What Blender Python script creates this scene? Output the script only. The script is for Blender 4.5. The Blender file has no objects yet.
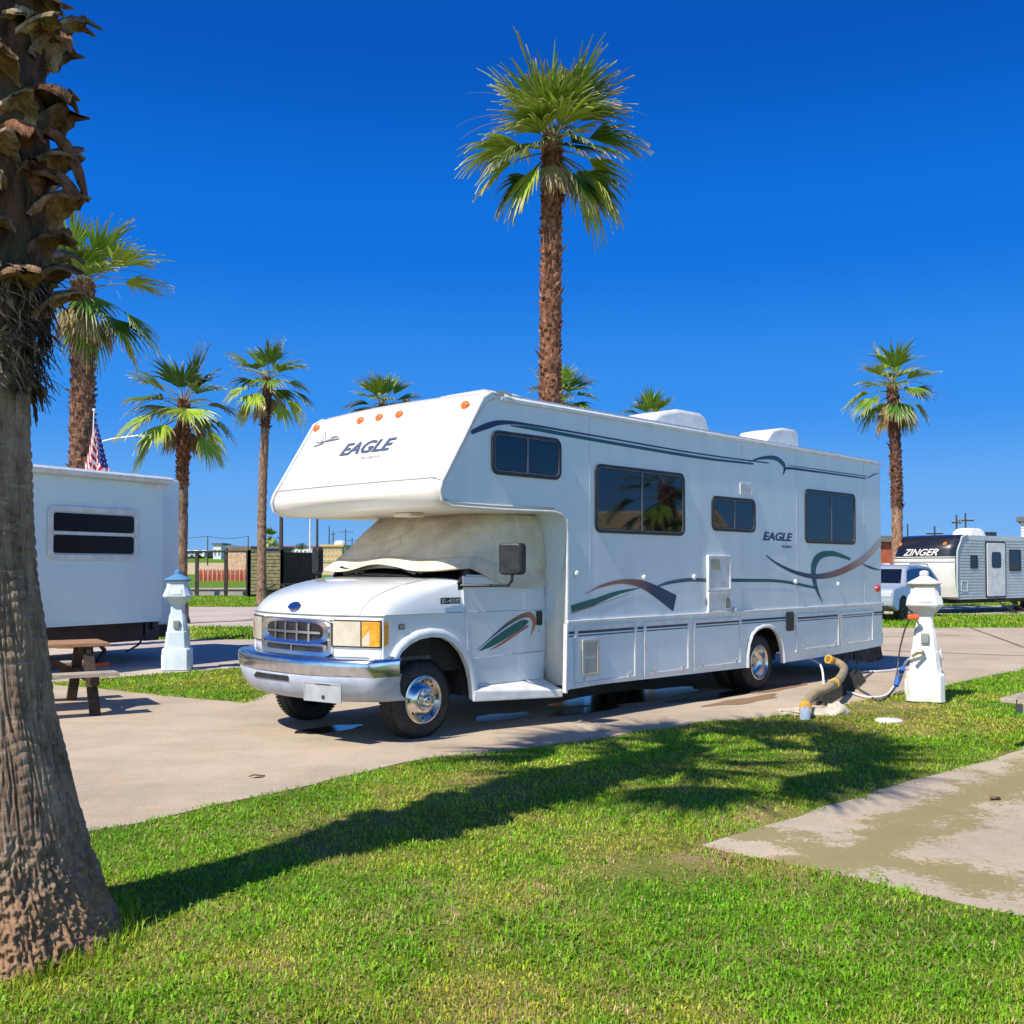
import bpy, bmesh, math, random
import numpy as np
from mathutils import Vector, Matrix, noise
random.seed(7); rng = np.random.default_rng(7)
R_ = math.radians
scene = bpy.context.scene
col = bpy.data.collections.new("scene_objects"); scene.collection.children.link(col)

# ------------------------------------------------------------------ camera (a 1.62 m tall viewpoint, tilted up 1.5 degrees)
F = 1030.0; PT = R_(1.5); CY = 568 - F*math.tan(PT)
cam_d = bpy.data.cameras.new("camera"); cam = bpy.data.objects.new("camera", cam_d); col.objects.link(cam)
cam.location = (0, 0, 1.62); cam.rotation_euler = (R_(90)+PT, 0, 0)
cam_d.sensor_width = 36; cam_d.lens = 36*F/1024; cam_d.shift_y = (CY-512)/1024; cam_d.clip_end = 5000; cam_d.clip_start = .05
scene.camera = cam
def _ray(x, y):
    a = (x-512)/F; b = (CY-y)/F
    return Vector((a, math.cos(PT)-b*math.sin(PT), math.sin(PT)+b*math.cos(PT)))
def G(x, y, z=0.0):            # world point at height z seen at that spot of the survey photograph
    d = _ray(x, y); t = (z-1.62)/d.z; return Vector((0, 0, 1.62))+d*t
def D(x, y, Y):                # world point at distance Y
    d = _ray(x, y); return Vector((0, 0, 1.62))+d*(Y/d.y)

# ------------------------------------------------------------------ materials
MATS = {}
def mat(name, c, rough=.5, metal=0., c2=None, scale=8., detail=6., bump=0., bscale=30., bdist=.02, spec=.5, coat=0., trans=0., ramp=(.4, .6), attr=False, stretch=None, sub=0.):
    if name in MATS: return MATS[name]
    m = bpy.data.materials.new(name); m.use_nodes = True; nt = m.node_tree; N = nt.nodes; L = nt.links
    b = N['Principled BSDF']; b.inputs['Base Color'].default_value = (*c, 1); b.inputs['Roughness'].default_value = rough
    b.inputs['Metallic'].default_value = metal; b.inputs['Specular IOR Level'].default_value = spec; b.inputs['Coat Weight'].default_value = coat
    tc = N.new('ShaderNodeTexCoord'); vec = tc.outputs['Object']
    if stretch:
        mp = N.new('ShaderNodeMapping'); mp.inputs['Scale'].default_value = stretch; L.new(vec, mp.inputs[0]); vec = mp.outputs[0]
    cs = None
    if attr:
        a = N.new('ShaderNodeAttribute'); a.attribute_name = 'Col'; cs = a.outputs['Color']
    if c2 is not None:
        n = N.new('ShaderNodeTexNoise'); n.inputs['Scale'].default_value = scale; n.inputs['Detail'].default_value = detail; n.inputs['Roughness'].default_value = .62
        L.new(vec, n.inputs['Vector'])
        r = N.new('ShaderNodeValToRGB'); r.color_ramp.elements[0].position = ramp[0]; r.color_ramp.elements[1].position = ramp[1]
        L.new(n.outputs['Fac'], r.inputs[0])
        mx = N.new('ShaderNodeMix'); mx.data_type = 'RGBA'; L.new(r.outputs['Color'], mx.inputs[0])
        if cs is not None:
            mx.blend_type = 'MULTIPLY'; L.new(cs, mx.inputs[6]); mx.inputs[7].default_value = (*c2, 1)
        else:
            mx.inputs[6].default_value = (*c, 1); mx.inputs[7].default_value = (*c2, 1)
        cs = mx.outputs[2]
    if cs is not None: L.new(cs, b.inputs['Base Color'])
    if bump > 0:
        n2 = N.new('ShaderNodeTexNoise'); n2.inputs['Scale'].default_value = bscale; n2.inputs['Detail'].default_value = 8; L.new(vec, n2.inputs['Vector'])
        bp = N.new('ShaderNodeBump'); bp.inputs['Strength'].default_value = bump; bp.inputs['Distance'].default_value = bdist
        L.new(n2.outputs['Fac'], bp.inputs['Height']); L.new(bp.outputs[0], b.inputs['Normal'])
    if trans > 0:
        t = N.new('ShaderNodeBsdfTranslucent'); ms = N.new('ShaderNodeMixShader'); ms.inputs[0].default_value = trans
        if cs is not None: L.new(cs, t.inputs[0])
        else: t.inputs[0].default_value = (*c, 1)
        L.new(b.outputs[0], ms.inputs[1]); L.new(t.outputs[0], ms.inputs[2]); L.new(ms.outputs[0], N['Material Output'].inputs[0])
    MATS[name] = m; return m
M = dict(
 fiberglass = mat('fiberglass', (.72,.80,.84), .32, c2=(.64,.72,.765), scale=1.5, stretch=(2.2,2.2,.28), ramp=(.35,.75), bump=.05, bscale=3, bdist=.05, coat=.15),
 gelcoat    = mat('gelcoat', (.77,.74,.67), .35, c2=(.73,.695,.62), scale=1.3, coat=.3, bump=.03, bscale=2, bdist=.05),
 vanpaint   = mat('vanpaint', (.76,.79,.82), .2, c2=(.71,.74,.77), scale=2, coat=.8),
 trim       = mat('trim_white', (.78,.78,.77), .4, c2=(.66,.65,.63), scale=7),
 bumper_low = mat('bumper_silver', (.42,.46,.55), .4, c2=(.33,.37,.45), scale=6),
 chrome     = mat('chrome', (.66,.70,.77), .2, 1., c2=(.52,.56,.63), scale=9),
 wheel_steel= mat('wheel_steel', (.78,.75,.70), .24, 1., c2=(.62,.58,.52), scale=11),
 chrome_dull= mat('chrome_dull', (.72,.74,.78), .22, 1.),
 alu        = mat('aluminium', (.62,.63,.64), .4, .7, c2=(.5,.5,.52), scale=12),
 sash       = mat('sash_dark_aluminium', (.22,.22,.23), .4, .6),
 rubber     = mat('rubber', (.012,.012,.013), .7, c2=(.03,.029,.027), scale=14, bump=.2, bscale=60, bdist=.004),
 black      = mat('black_plastic', (.014,.014,.016), .45, c2=(.03,.03,.032), scale=9),
 dark       = mat('chassis_dark', (.01,.01,.01), .85, c2=(.025,.022,.02), scale=5),
 glass      = mat('tinted_glass', (.006,.008,.012), .04, spec=.8),
 navy       = mat('navy_vinyl', (.015,.04,.13), .35),
 teal       = mat('teal_vinyl', (.01,.12,.15), .35),
 decal      = mat('decal_vinyl', (1,1,1), .4, attr=True),
 lens_y     = mat('hazed_headlight_lens', (.62,.57,.46), .22, c2=(.56,.50,.38), scale=9, coat=.6),
 amber      = mat('amber_lens', (.85,.26,.015), .15, c2=(.9,.45,.05), scale=30, coat=.8),
 marker     = mat('marker_orange', (.75,.17,.02), .3, coat=.5),
 red        = mat('red_lens', (.6,.02,.02), .25, coat=.5),
 canvas     = mat('canvas', (.80,.69,.52), .9, c2=(.58,.49,.37), scale=2.2, ramp=(.42,.68), bump=.6, bscale=4, bdist=.08, detail=10),
 canvas_hem = mat('canvas_hem', (.74,.66,.52), .9, c2=(.62,.54,.41), scale=5, bump=.2, bscale=9, bdist=.03),
 concrete   = mat('concrete', (.52,.42,.33), .9, c2=(.40,.32,.25), scale=.7, detail=12, ramp=(.35,.7), bump=.25, bscale=40, bdist=.006),
 wood_warm  = mat('warm_wood', (.42,.23,.12), .75, c2=(.30,.15,.07), scale=5, stretch=(1,9,9)),
 wood_grey  = mat('weathered_wood', (.48,.42,.33), .85, c2=(.30,.25,.19), scale=4, stretch=(1,10,10)),
 wood_dark  = mat('dark_wood', (.07,.045,.03), .85, c2=(.035,.022,.015), scale=6),
 wood_olive = mat('olive_wood', (.26,.23,.11), .85, c2=(.15,.13,.07), scale=5),
 fence_dark = mat('fence_dark', (.06,.05,.04), .8, c2=(.03,.025,.02), scale=5),
 grey_paint = mat('grey_paint', (.32,.34,.30), .7, c2=(.24,.26,.23), scale=5),
 white_paint= mat('white_paint', (.76,.77,.77), .5, c2=(.64,.64,.62), scale=4, bump=.05, bscale=12),
 trailer_white = mat('trailer_white', (.72,.84,.86), .35, c2=(.67,.80,.83), scale=1.2),
 maroon     = mat('maroon_skirt', (.05,.02,.02), .6, c2=(.03,.013,.013), scale=4),
 hose_tan   = mat('hose_tan', (.42,.33,.19), .6, c2=(.30,.23,.13), scale=7),
 yellow     = mat('yellow_plastic', (.85,.45,.02), .4),
 hose_white = mat('hose_white', (.75,.76,.80), .45),
 cable      = mat('cable_grey', (.10,.10,.11), .6),
 blue_plas  = mat('blue_plastic', (.03,.13,.55), .4),
 brass      = mat('brass', (.5,.36,.14), .35, .9),
 orange     = mat('orange_plug', (.85,.14,.03), .5),
 navy_cap   = mat('navy_cap', (.008,.010,.02), .35, coat=.4),
 siding     = mat('silver_siding', (.58,.63,.66), .4, c2=(.50,.55,.58), scale=3),
 suv_paint  = mat('suv_paint', (.36,.41,.48), .25, coat=.8),
 sand_wall  = mat('sand_wall', (.62,.44,.28), .9, c2=(.48,.33,.20), scale=.4),
 yellow_wall= mat('yellow_wall', (.68,.46,.20), .9, c2=(.6,.40,.17), scale=.3),
 roof_grey  = mat('roof_grey', (.16,.16,.17), .8, c2=(.11,.11,.12), scale=.5),
 brick      = mat('brick', (.42,.10,.05), .85, c2=(.30,.07,.035), scale=3),
 red_paint  = mat('red_paint', (.50,.045,.035), .6, c2=(.36,.03,.03), scale=2),
 pole       = mat('pole_wood', (.07,.055,.05), .85, c2=(.04,.03,.03), scale=2),
 leaf       = mat('palm_leaf', (1,1,1), .42, attr=True, trans=.16, spec=.5),
 boot       = mat('palm_boot', (1,1,1), .9, attr=True, c2=(.30,.25,.22), scale=14, ramp=(.42,.66), bump=1., bscale=40, bdist=.03, stretch=(1,1,.45), spec=.2),
 stone      = mat('pale_stone', (.62,.56,.46), .9, c2=(.5,.44,.36), scale=7, bump=.3, bscale=25),
 led        = mat('terracotta', (.35,.13,.07), .8, c2=(.22,.08,.05), scale=30),
 curtain    = mat('curtain', (.42,.52,.66), .8, c2=(.06,.09,.15), scale=4, stretch=(9,1,.3)),
)

# ------------------------------------------------------------------ mesh builder
class MB:
    def __init__(s): s.v = []; s.f = []; s.c = []; s.cur = None
    def add(s, V, Fs, T=None):
        o = len(s.v)
        for p in V:
            p = Vector(p); p = T(p) if T else p
            s.v.append(p); s.c.append(s.cur or (1, 1, 1))
        s.f += [tuple(i+o for i in f) for f in Fs]; return s
    def box(s, x0, x1, y0, y1, z0, z1, T=None):
        V = [(x0,y0,z0),(x1,y0,z0),(x1,y1,z0),(x0,y1,z0),(x0,y0,z1),(x1,y0,z1),(x1,y1,z1),(x0,y1,z1)]
        return s.add(V, [(0,3,2,1),(4,5,6,7),(0,1,5,4),(1,2,6,5),(2,3,7,6),(3,0,4,7)], T)
    def bar(s, a, b, w, h=None, up=(0,0,1)):
        a = Vector(a); b = Vector(b); d = (b-a); L = d.length; d.normalize(); u = Vector(up)
        if abs(d.dot(u)) > .95: u = Vector((1,0,0))
        sd = d.cross(u).normalized(); u = sd.cross(d); h = h or w
        return s.box(0, L, -w/2, w/2, -h/2, h/2, lambda p: a+d*p.x+sd*p.y+u*p.z)
    def prism(s, poly, y0, y1, T=None):       # poly in (x,z), counter-clockwise seen from -y
        n = len(poly)
        V = [(x, y0, z) for x, z in poly]+[(x, y1, z) for x, z in poly]
        Fs = [tuple(range(n)), tuple(range(2*n-1, n-1, -1))]+[(i+n, (i+1) % n+n, (i+1) % n, i) for i in range(n)]
        return s.add(V, Fs, T)
    def ring(s, x0, x1, z0, z1, r, w, y0, y1, T=None, n=5):
        def rr(x0, x1, z0, z1, r):
            r = max(r, .002); P = []
            for cx, cz, a0 in ((x1-r, z0+r, -90), (x1-r, z1-r, 0), (x0+r, z1-r, 90), (x0+r, z0+r, 180)):
                for k in range(n+1): a = R_(a0+90*k/n); P.append((cx+r*math.cos(a), cz+r*math.sin(a)))
            return P
        O = rr(x0, x1, z0, z1, r); I = rr(x0+w, x1-w, z0+w, z1-w, max(r-w, .004)); m = len(O)
        V = [(x, y0, z) for x, z in O]+[(x, y0, z) for x, z in I]+[(x, y1, z) for x, z in O]+[(x, y1, z) for x, z in I]
        Fs = []
        for i in range(m):
            j = (i+1) % m
            Fs += [(i, j, j+m, i+m), (i+2*m, j+2*m, j, i), (i+m, j+m, j+3*m, i+3*m)]
        return s.add(V, Fs, T)
    def plate(s, x0, x1, z0, z1, r, y0, y1, T=None, n=4):
        P = []; r = max(r, .001)
        for cx, cz, a0 in ((x1-r, z0+r, -90), (x1-r, z1-r, 0), (x0+r, z1-r, 90), (x0+r, z0+r, 180)):
            for k in range(n+1): a = R_(a0+90*k/n); P.append((cx+r*math.cos(a), cz+r*math.sin(a)))
        return s.prism(P, y0, y1, T)
    def tube(s, pts, r, n=8, cap=True, rf=None):
        pts = [Vector(p) for p in pts]; m = len(pts); V = []; up = None
        for i, p in enumerate(pts):
            d = (pts[min(i+1, m-1)]-pts[max(i-1, 0)]).normalized()
            if up is None: up = Vector((0,0,1)) if abs(d.z) < .9 else Vector((1,0,0))
            sd = d.cross(up).normalized(); up = sd.cross(d).normalized(); rr = rf(i/(m-1)) if rf else (r[i] if isinstance(r, (list, tuple)) else r)
            for k in range(n): a = 2*math.pi*k/n; V.append(p+sd*math.cos(a)*rr+up*math.sin(a)*rr)
        Fs = [(i*n+k, i*n+(k+1) % n, (i+1)*n+(k+1) % n, (i+1)*n+k) for i in range(m-1) for k in range(n)]
        if cap: Fs += [tuple(range(n-1, -1, -1)), tuple((m-1)*n+k for k in range(n))]
        return s.add(V, Fs)
    def lathe(s, prof, n=32, T=None, a0=0.):              # prof (radius, height) about z
        m = len(prof); V = []
        for r, h in prof:
            for k in range(n): a = a0+2*math.pi*k/n; V.append((r*math.cos(a), r*math.sin(a), h))
        Fs = [(i*n+k, i*n+(k+1) % n, (i+1)*n+(k+1) % n, (i+1)*n+k) for i in range(m-1) for k in range(n)]
        return s.add(V, Fs, T)
    def grid(s, fn, nu, nv, T=None, wrap=False):
        V = [fn(i/(nu-1), j/(nv-1)) for i in range(nu) for j in range(nv)]
        return s.add(V, [(i*nv+j, (i+1)*nv+j, (i+1)*nv+j+1, i*nv+j+1) for i in range(nu-1) for j in range(nv-1)], T)
    def ball(s, c, r, n=12, sc=(1,1,1)):
        return s.grid(lambda u, v: (c[0]+r*sc[0]*math.cos(2*math.pi*u)*math.sin(math.pi*v), c[1]+r*sc[1]*math.sin(2*math.pi*u)*math.sin(math.pi*v), c[2]+r*sc[2]*math.cos(math.pi*v)), n+1, n//2+2)
    def build(s, name, m, parent=None, smooth=35, bevel=0., thick=0., loc=None, sub=0, wn=True):
        me = bpy.data.meshes.new(name); me.from_pydata(s.v, [], s.f); me.validate(); me.update()
        if m is not None: me.materials.append(m if not isinstance(m, str) else M[m])
        if s.cur is not None:
            a = me.color_attributes.new('Col', 'FLOAT_COLOR', 'POINT')
            if len(me.vertices) == len(s.c): a.data.foreach_set('color', np.array([(*c, 1) for c in s.c], dtype=np.float32).ravel())
        bm = bmesh.new(); bm.from_mesh(me); bmesh.ops.recalc_face_normals(bm, faces=bm.faces); bm.to_mesh(me); bm.free()
        if smooth:
            me.shade_smooth(); me.set_sharp_from_angle(angle=R_(smooth))
        o = bpy.data.objects.new(name, me); col.objects.link(o)
        if parent: o.parent = parent
        if loc: o.location = loc
        if thick: q = o.modifiers.new('t', 'SOLIDIFY'); q.thickness = thick; q.offset = -1
        if sub: q = o.modifiers.new('s', 'SUBSURF'); q.levels = q.render_levels = sub
        if bevel: q = o.modifiers.new('b', 'BEVEL'); q.width = bevel; q.segments = 3; q.limit_method = 'ANGLE'; q.angle_limit = R_(40); q.harden_normals = False
        return o
def mb(): return MB()
def tag(o, label=None, cat=None, group=None, kind=None):
    if label: o['label'] = label
    if cat: o['category'] = cat
    if group: o['group'] = group
    if kind: o['kind'] = kind
    return o
def empty(name, loc=(0,0,0), rz=0., parent=None):
    o = bpy.data.objects.new(name, None); col.objects.link(o); o.location = loc; o.rotation_euler = (0,0,rz); o.empty_display_size = .2
    if parent: o.parent = parent
    return o
def copy_tree(o, parent=None):
    c = o.copy(); col.objects.link(c); c.parent = parent
    for ch in list(o.children): copy_tree(ch, c)
    return c
def text_mesh(name, txt, m, x0, x1, z0, z1, T, parent, bold=.02, shear=.3, thick=.003):
    cu = bpy.data.curves.new(name, 'FONT'); cu.body = txt; cu.shear = shear; cu.offset = bold; cu.extrude = 0.0; cu.resolution_u = 4
    to = bpy.data.objects.new(name, cu); col.objects.link(to); bpy.context.view_layer.update()
    me = bpy.data.meshes.new_from_object(to.evaluated_get(bpy.context.evaluated_depsgraph_get())); bpy.data.objects.remove(to)
    co = np.empty(len(me.vertices)*3); me.vertices.foreach_get('co', co); co = co.reshape(-1, 3)
    a, b = co[:, 0].min(), co[:, 0].max(); c, d = co[:, 1].min(), co[:, 1].max()
    V = [T(Vector((x0+(p[0]-a)/(b-a)*(x1-x0), 0, z0+(p[1]-c)/(d-c)*(z1-z0)))) for p in co]
    q = MB(); q.add(V, [tuple(pl.vertices) for pl in me.polygons])
    o = q.build(name, m, parent, smooth=0); md = o.modifiers.new('t', 'SOLIDIFY'); md.thickness = thick; md.offset = 0
    return o
def ribbon(q, pts, y=-.004, cols=None, taper=None, n=26):   # pts (x,z,halfwidth) through a smooth curve on the plane y
    P = [Vector((a, b, w)) for a, b, w in pts]; P = [P[0]*2-P[1]]+P+[P[-1]*2-P[-2]]; S = []
    for i in range(1, len(P)-2):
        for k in range(n//(len(P)-3)+2):
            t = k/(n//(len(P)-3)+2); p0, p1, p2, p3 = P[i-1:i+3]
            S.append(.5*((2*p1)+(p2-p0)*t+(2*p0-5*p1+4*p2-p3)*t*t+(3*p1-p0-3*p2+p3)*t**3))
    S.append(P[-2]); V = []; o = len(q.v); m = len(S)
    for i, p in enumerate(S):
        d = S[min(i+1, m-1)]-S[max(i-1, 0)]; nx, nz = -d.y, d.x; l = math.hypot(nx, nz) or 1; w = abs(p.z)
        if cols:
            t = i/(m-1)*(len(cols)-1); k = min(int(t), len(cols)-2); q.cur = tuple(cols[k][j]*(1-t+k)+cols[k+1][j]*(t-k) for j in range(3))
        else: q.cur = q.cur or (1,1,1)
        q.add([(p.x+nx/l*w, y, p.y+nz/l*w), (p.x-nx/l*w, y, p.y-nz/l*w)], [])
    q.f += [(o+2*i, o+2*i+1, o+2*i+3, o+2*i+2) for i in range(m-1)]

# ------------------------------------------------------------------ light and sky
AZ = R_(41); EL = R_(49.5)                     # shadows run away from the viewer and to the right
sd = bpy.data.lights.new("sun", 'SUN'); sd.energy = 5.0; sd.angle = R_(.55); sd.color = (1., .93, .81)
so = bpy.data.objects.new("sun", sd); col.objects.link(so)
dirv = Vector((math.sin(AZ)*math.cos(EL), math.cos(AZ)*math.cos(EL), -math.sin(EL)))
so.rotation_euler = dirv.to_track_quat('-Z', 'Y').to_euler(); so.location = (-20, -20, 30)
w = bpy.data.worlds.new("World"); scene.world = w; w.use_nodes = True; N = w.node_tree.nodes; L = w.node_tree.links
sky = N.new('ShaderNodeTexSky'); sky.sky_type = 'NISHITA'; sky.sun_disc = False; sky.sun_elevation = EL
sky.sun_rotation = math.atan2(-dirv.x, -dirv.y); sky.air_density = 1.0; sky.dust_density = .15; sky.ozone_density = 3.5; sky.altitude = 0
hs = N.new('ShaderNodeHueSaturation'); hs.inputs['Saturation'].default_value = 1.42; hs.inputs['Value'].default_value = 1.0; hs.inputs['Hue'].default_value = .5
L.new(sky.outputs[0], hs.inputs['Color'])
tcw = N.new('ShaderNodeTexCoord'); sxw = N.new('ShaderNodeSeparateXYZ'); L.new(tcw.outputs['Generated'], sxw.inputs[0])
rw = N.new('ShaderNodeValToRGB'); L.new(sxw.outputs['Z'], rw.inputs[0]); rw.color_ramp.interpolation = 'EASE'
SKY = [(0., (.15,.42,.86)), (.06, (.11,.37,.86)), (.16, (.03,.26,.84)), (.30, (.004,.16,.72)), (.47, (.002,.088,.50)), (1., (.0,.05,.36))]
while len(rw.color_ramp.elements) > 1: rw.color_ramp.elements.remove(rw.color_ramp.elements[-1])
rw.color_ramp.elements[0].position = 0; rw.color_ramp.elements[0].color = (*SKY[0][1], 1)
for p_, c_ in SKY[1:]: e_ = rw.color_ramp.elements.new(p_); e_.color = (*c_, 1)
# unseen low sky behind the viewer, brightened with an added pale glow to light the walls
def mrange(src, a0, a1, b0=0., b1=1.):
    m_ = N.new('ShaderNodeMapRange'); m_.interpolation_type = 'SMOOTHSTEP'; m_.inputs[1].default_value = a0; m_.inputs[2].default_value = a1; m_.inputs[3].default_value = b0; m_.inputs[4].default_value = b1; L.new(src, m_.inputs[0]); return m_.outputs[0]
mu = N.new('ShaderNodeMath'); mu.operation = 'MULTIPLY'; L.new(mrange(sxw.outputs['Y'], -.02, -.5), mu.inputs[0]); L.new(mrange(sxw.outputs['Z'], .5, .02), mu.inputs[1])
mk = N.new('ShaderNodeMix'); mk.data_type = 'RGBA'; L.new(mu.outputs[0], mk.inputs[0]); L.new(rw.outputs[0], mk.inputs[6]); mk.inputs[7].default_value = (.82, 1.38, 1.82, 1)
bg2 = N.new('ShaderNodeBackground'); L.new(mk.outputs[2], bg2.inputs[0]); bg2.inputs[1].default_value = .87
mw = N.new('ShaderNodeMixShader'); mw.inputs[0].default_value = .92; L.new(hs.outputs[0], N['Background'].inputs[0]); N['Background'].inputs[1].default_value = .10
L.new(N['Background'].outputs[0], mw.inputs[1]); L.new(bg2.outputs[0], mw.inputs[2]); L.new(mw.outputs[0], N['World Output'].inputs[0])
vs = scene.view_settings; vs.view_transform = 'Standard'; vs.look = 'None'; vs.gamma = 1; vs.exposure = .25; vs.use_curve_mapping = False
scene.cycles.max_bounces = 8; scene.cycles.use_denoising = True

# ------------------------------------------------------------------ the motorhome's frame: x along its side (rearwards), y inwards, z up
P0 = G(570, 724); YAW = R_(43.5); RZ = R_(46.5)
U = Vector((math.sin(YAW), math.cos(YAW), 0)); V_ = Vector((-math.cos(YAW), math.sin(YAW), 0))
def W(x, y, z=0): return P0+U*x+V_*y+Vector((0, 0, z))
def Lc(p): q = Vector(p)-P0; return Vector((q.dot(U), q.dot(V_), q.z))

# ------------------------------------------------------------------ ground
def terrain(Y):
    if Y < 68: return 0.
    if Y < 95: return .42*(Y-68)/27
    if Y < 130: return .42+1.33*(Y-95)/35
    if Y < 200: return 1.75+1.45*(Y-130)/70
    if Y < 300: return 3.2+2.1*(Y-200)/100
    return 5.3
ys = [-400,-60,-10,0,5,10,20,30,40,50,60,68,80,95,105,118,130,150,175,200,250,300,400,900,3000]
g = mb(); g.grid(lambda a, b: ((b-.5)*4000, ys[round(a*(len(ys)-1))], terrain(ys[round(a*(len(ys)-1))])), len(ys), 41)
def ground_mat():
    m = bpy.data.materials.new('lawn_soil'); m.use_nodes = True; nt = m.node_tree; N = nt.nodes; L = nt.links; b = N['Principled BSDF']; b.inputs['Roughness'].default_value = .95; b.inputs['Specular IOR Level'].default_value = .1
    tc = N.new('ShaderNodeTexCoord'); n = N.new('ShaderNodeTexNoise'); n.inputs['Scale'].default_value = 1.1; n.inputs['Detail'].default_value = 10; n.inputs['Roughness'].default_value = .7; L.new(tc.outputs['Object'], n.inputs['Vector'])
    r = N.new('ShaderNodeValToRGB'); L.new(n.outputs['Fac'], r.inputs[0]); e = r.color_ramp.elements
    e[0].position = .36; e[0].color = (.32,.225,.12,1); e[1].position = .60; e[1].color = (.10,.17,.02,1); q = e.new(.47); q.color = (.20,.20,.05,1)
    # beyond the park: a pale sandy field, then green
    sx = N.new('ShaderNodeSeparateXYZ'); L.new(tc.outputs['Object'], sx.inputs[0])
    n3 = N.new('ShaderNodeTexNoise'); n3.inputs['Scale'].default_value = .05; L.new(tc.outputs['Object'], n3.inputs['Vector'])
    ad = N.new('ShaderNodeMath'); ad.operation = 'MULTIPLY_ADD'; L.new(n3.outputs['Fac'], ad.inputs[0]); ad.inputs[1].default_value = 16; L.new(sx.outputs['Y'], ad.inputs[2])
    mr = N.new('ShaderNodeMapRange'); mr.inputs[1].default_value = 0; mr.inputs[2].default_value = 400; L.new(ad.outputs[0], mr.inputs[0])
    r2 = N.new('ShaderNodeValToRGB'); r2.color_ramp.interpolation = 'CONSTANT'; L.new(mr.outputs[0], r2.inputs[0]); e = r2.color_ramp.elements
    e[0].position = 0; e[0].color = (0,0,0,1); e[1].position = 115/400; e[1].color = (1,1,1,1); q = e.new(168/400); q.color = (0,0,0,1)
    mx = N.new('ShaderNodeMix'); mx.data_type = 'RGBA'; mg = N.new('ShaderNodeMix'); mg.data_type = 'RGBA'; fy = N.new('ShaderNodeMapRange'); fy.inputs[1].default_value = 30; fy.inputs[2].default_value = 60; L.new(sx.outputs['Y'], fy.inputs[0]); L.new(fy.outputs[0], mg.inputs[0]); L.new(r.outputs[0], mg.inputs[6]); mg.inputs[7].default_value = (.12,.22,.02,1)
    L.new(r2.outputs[0], mx.inputs[0]); L.new(mg.outputs[2], mx.inputs[6]); mx.inputs[7].default_value = (.52,.41,.25,1)
    L.new(mx.outputs[2], b.inputs['Base Color'])
    bp = N.new('ShaderNodeBump'); bp.inputs['Strength'].default_value = .8; bp.inputs['Distance'].default_value = .03
    n2 = N.new('ShaderNodeTexNoise'); n2.inputs['Scale'].default_value = 30; n2.inputs['Detail'].default_value = 6; L.new(tc.outputs['Object'], n2.inputs['Vector']); L.new(n2.outputs['Fac'], bp.inputs['Height']); L.new(bp.outputs[0], b.inputs['Normal'])
    return m
tag(g.build('ground', ground_mat(), smooth=0), kind='structure')

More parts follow.
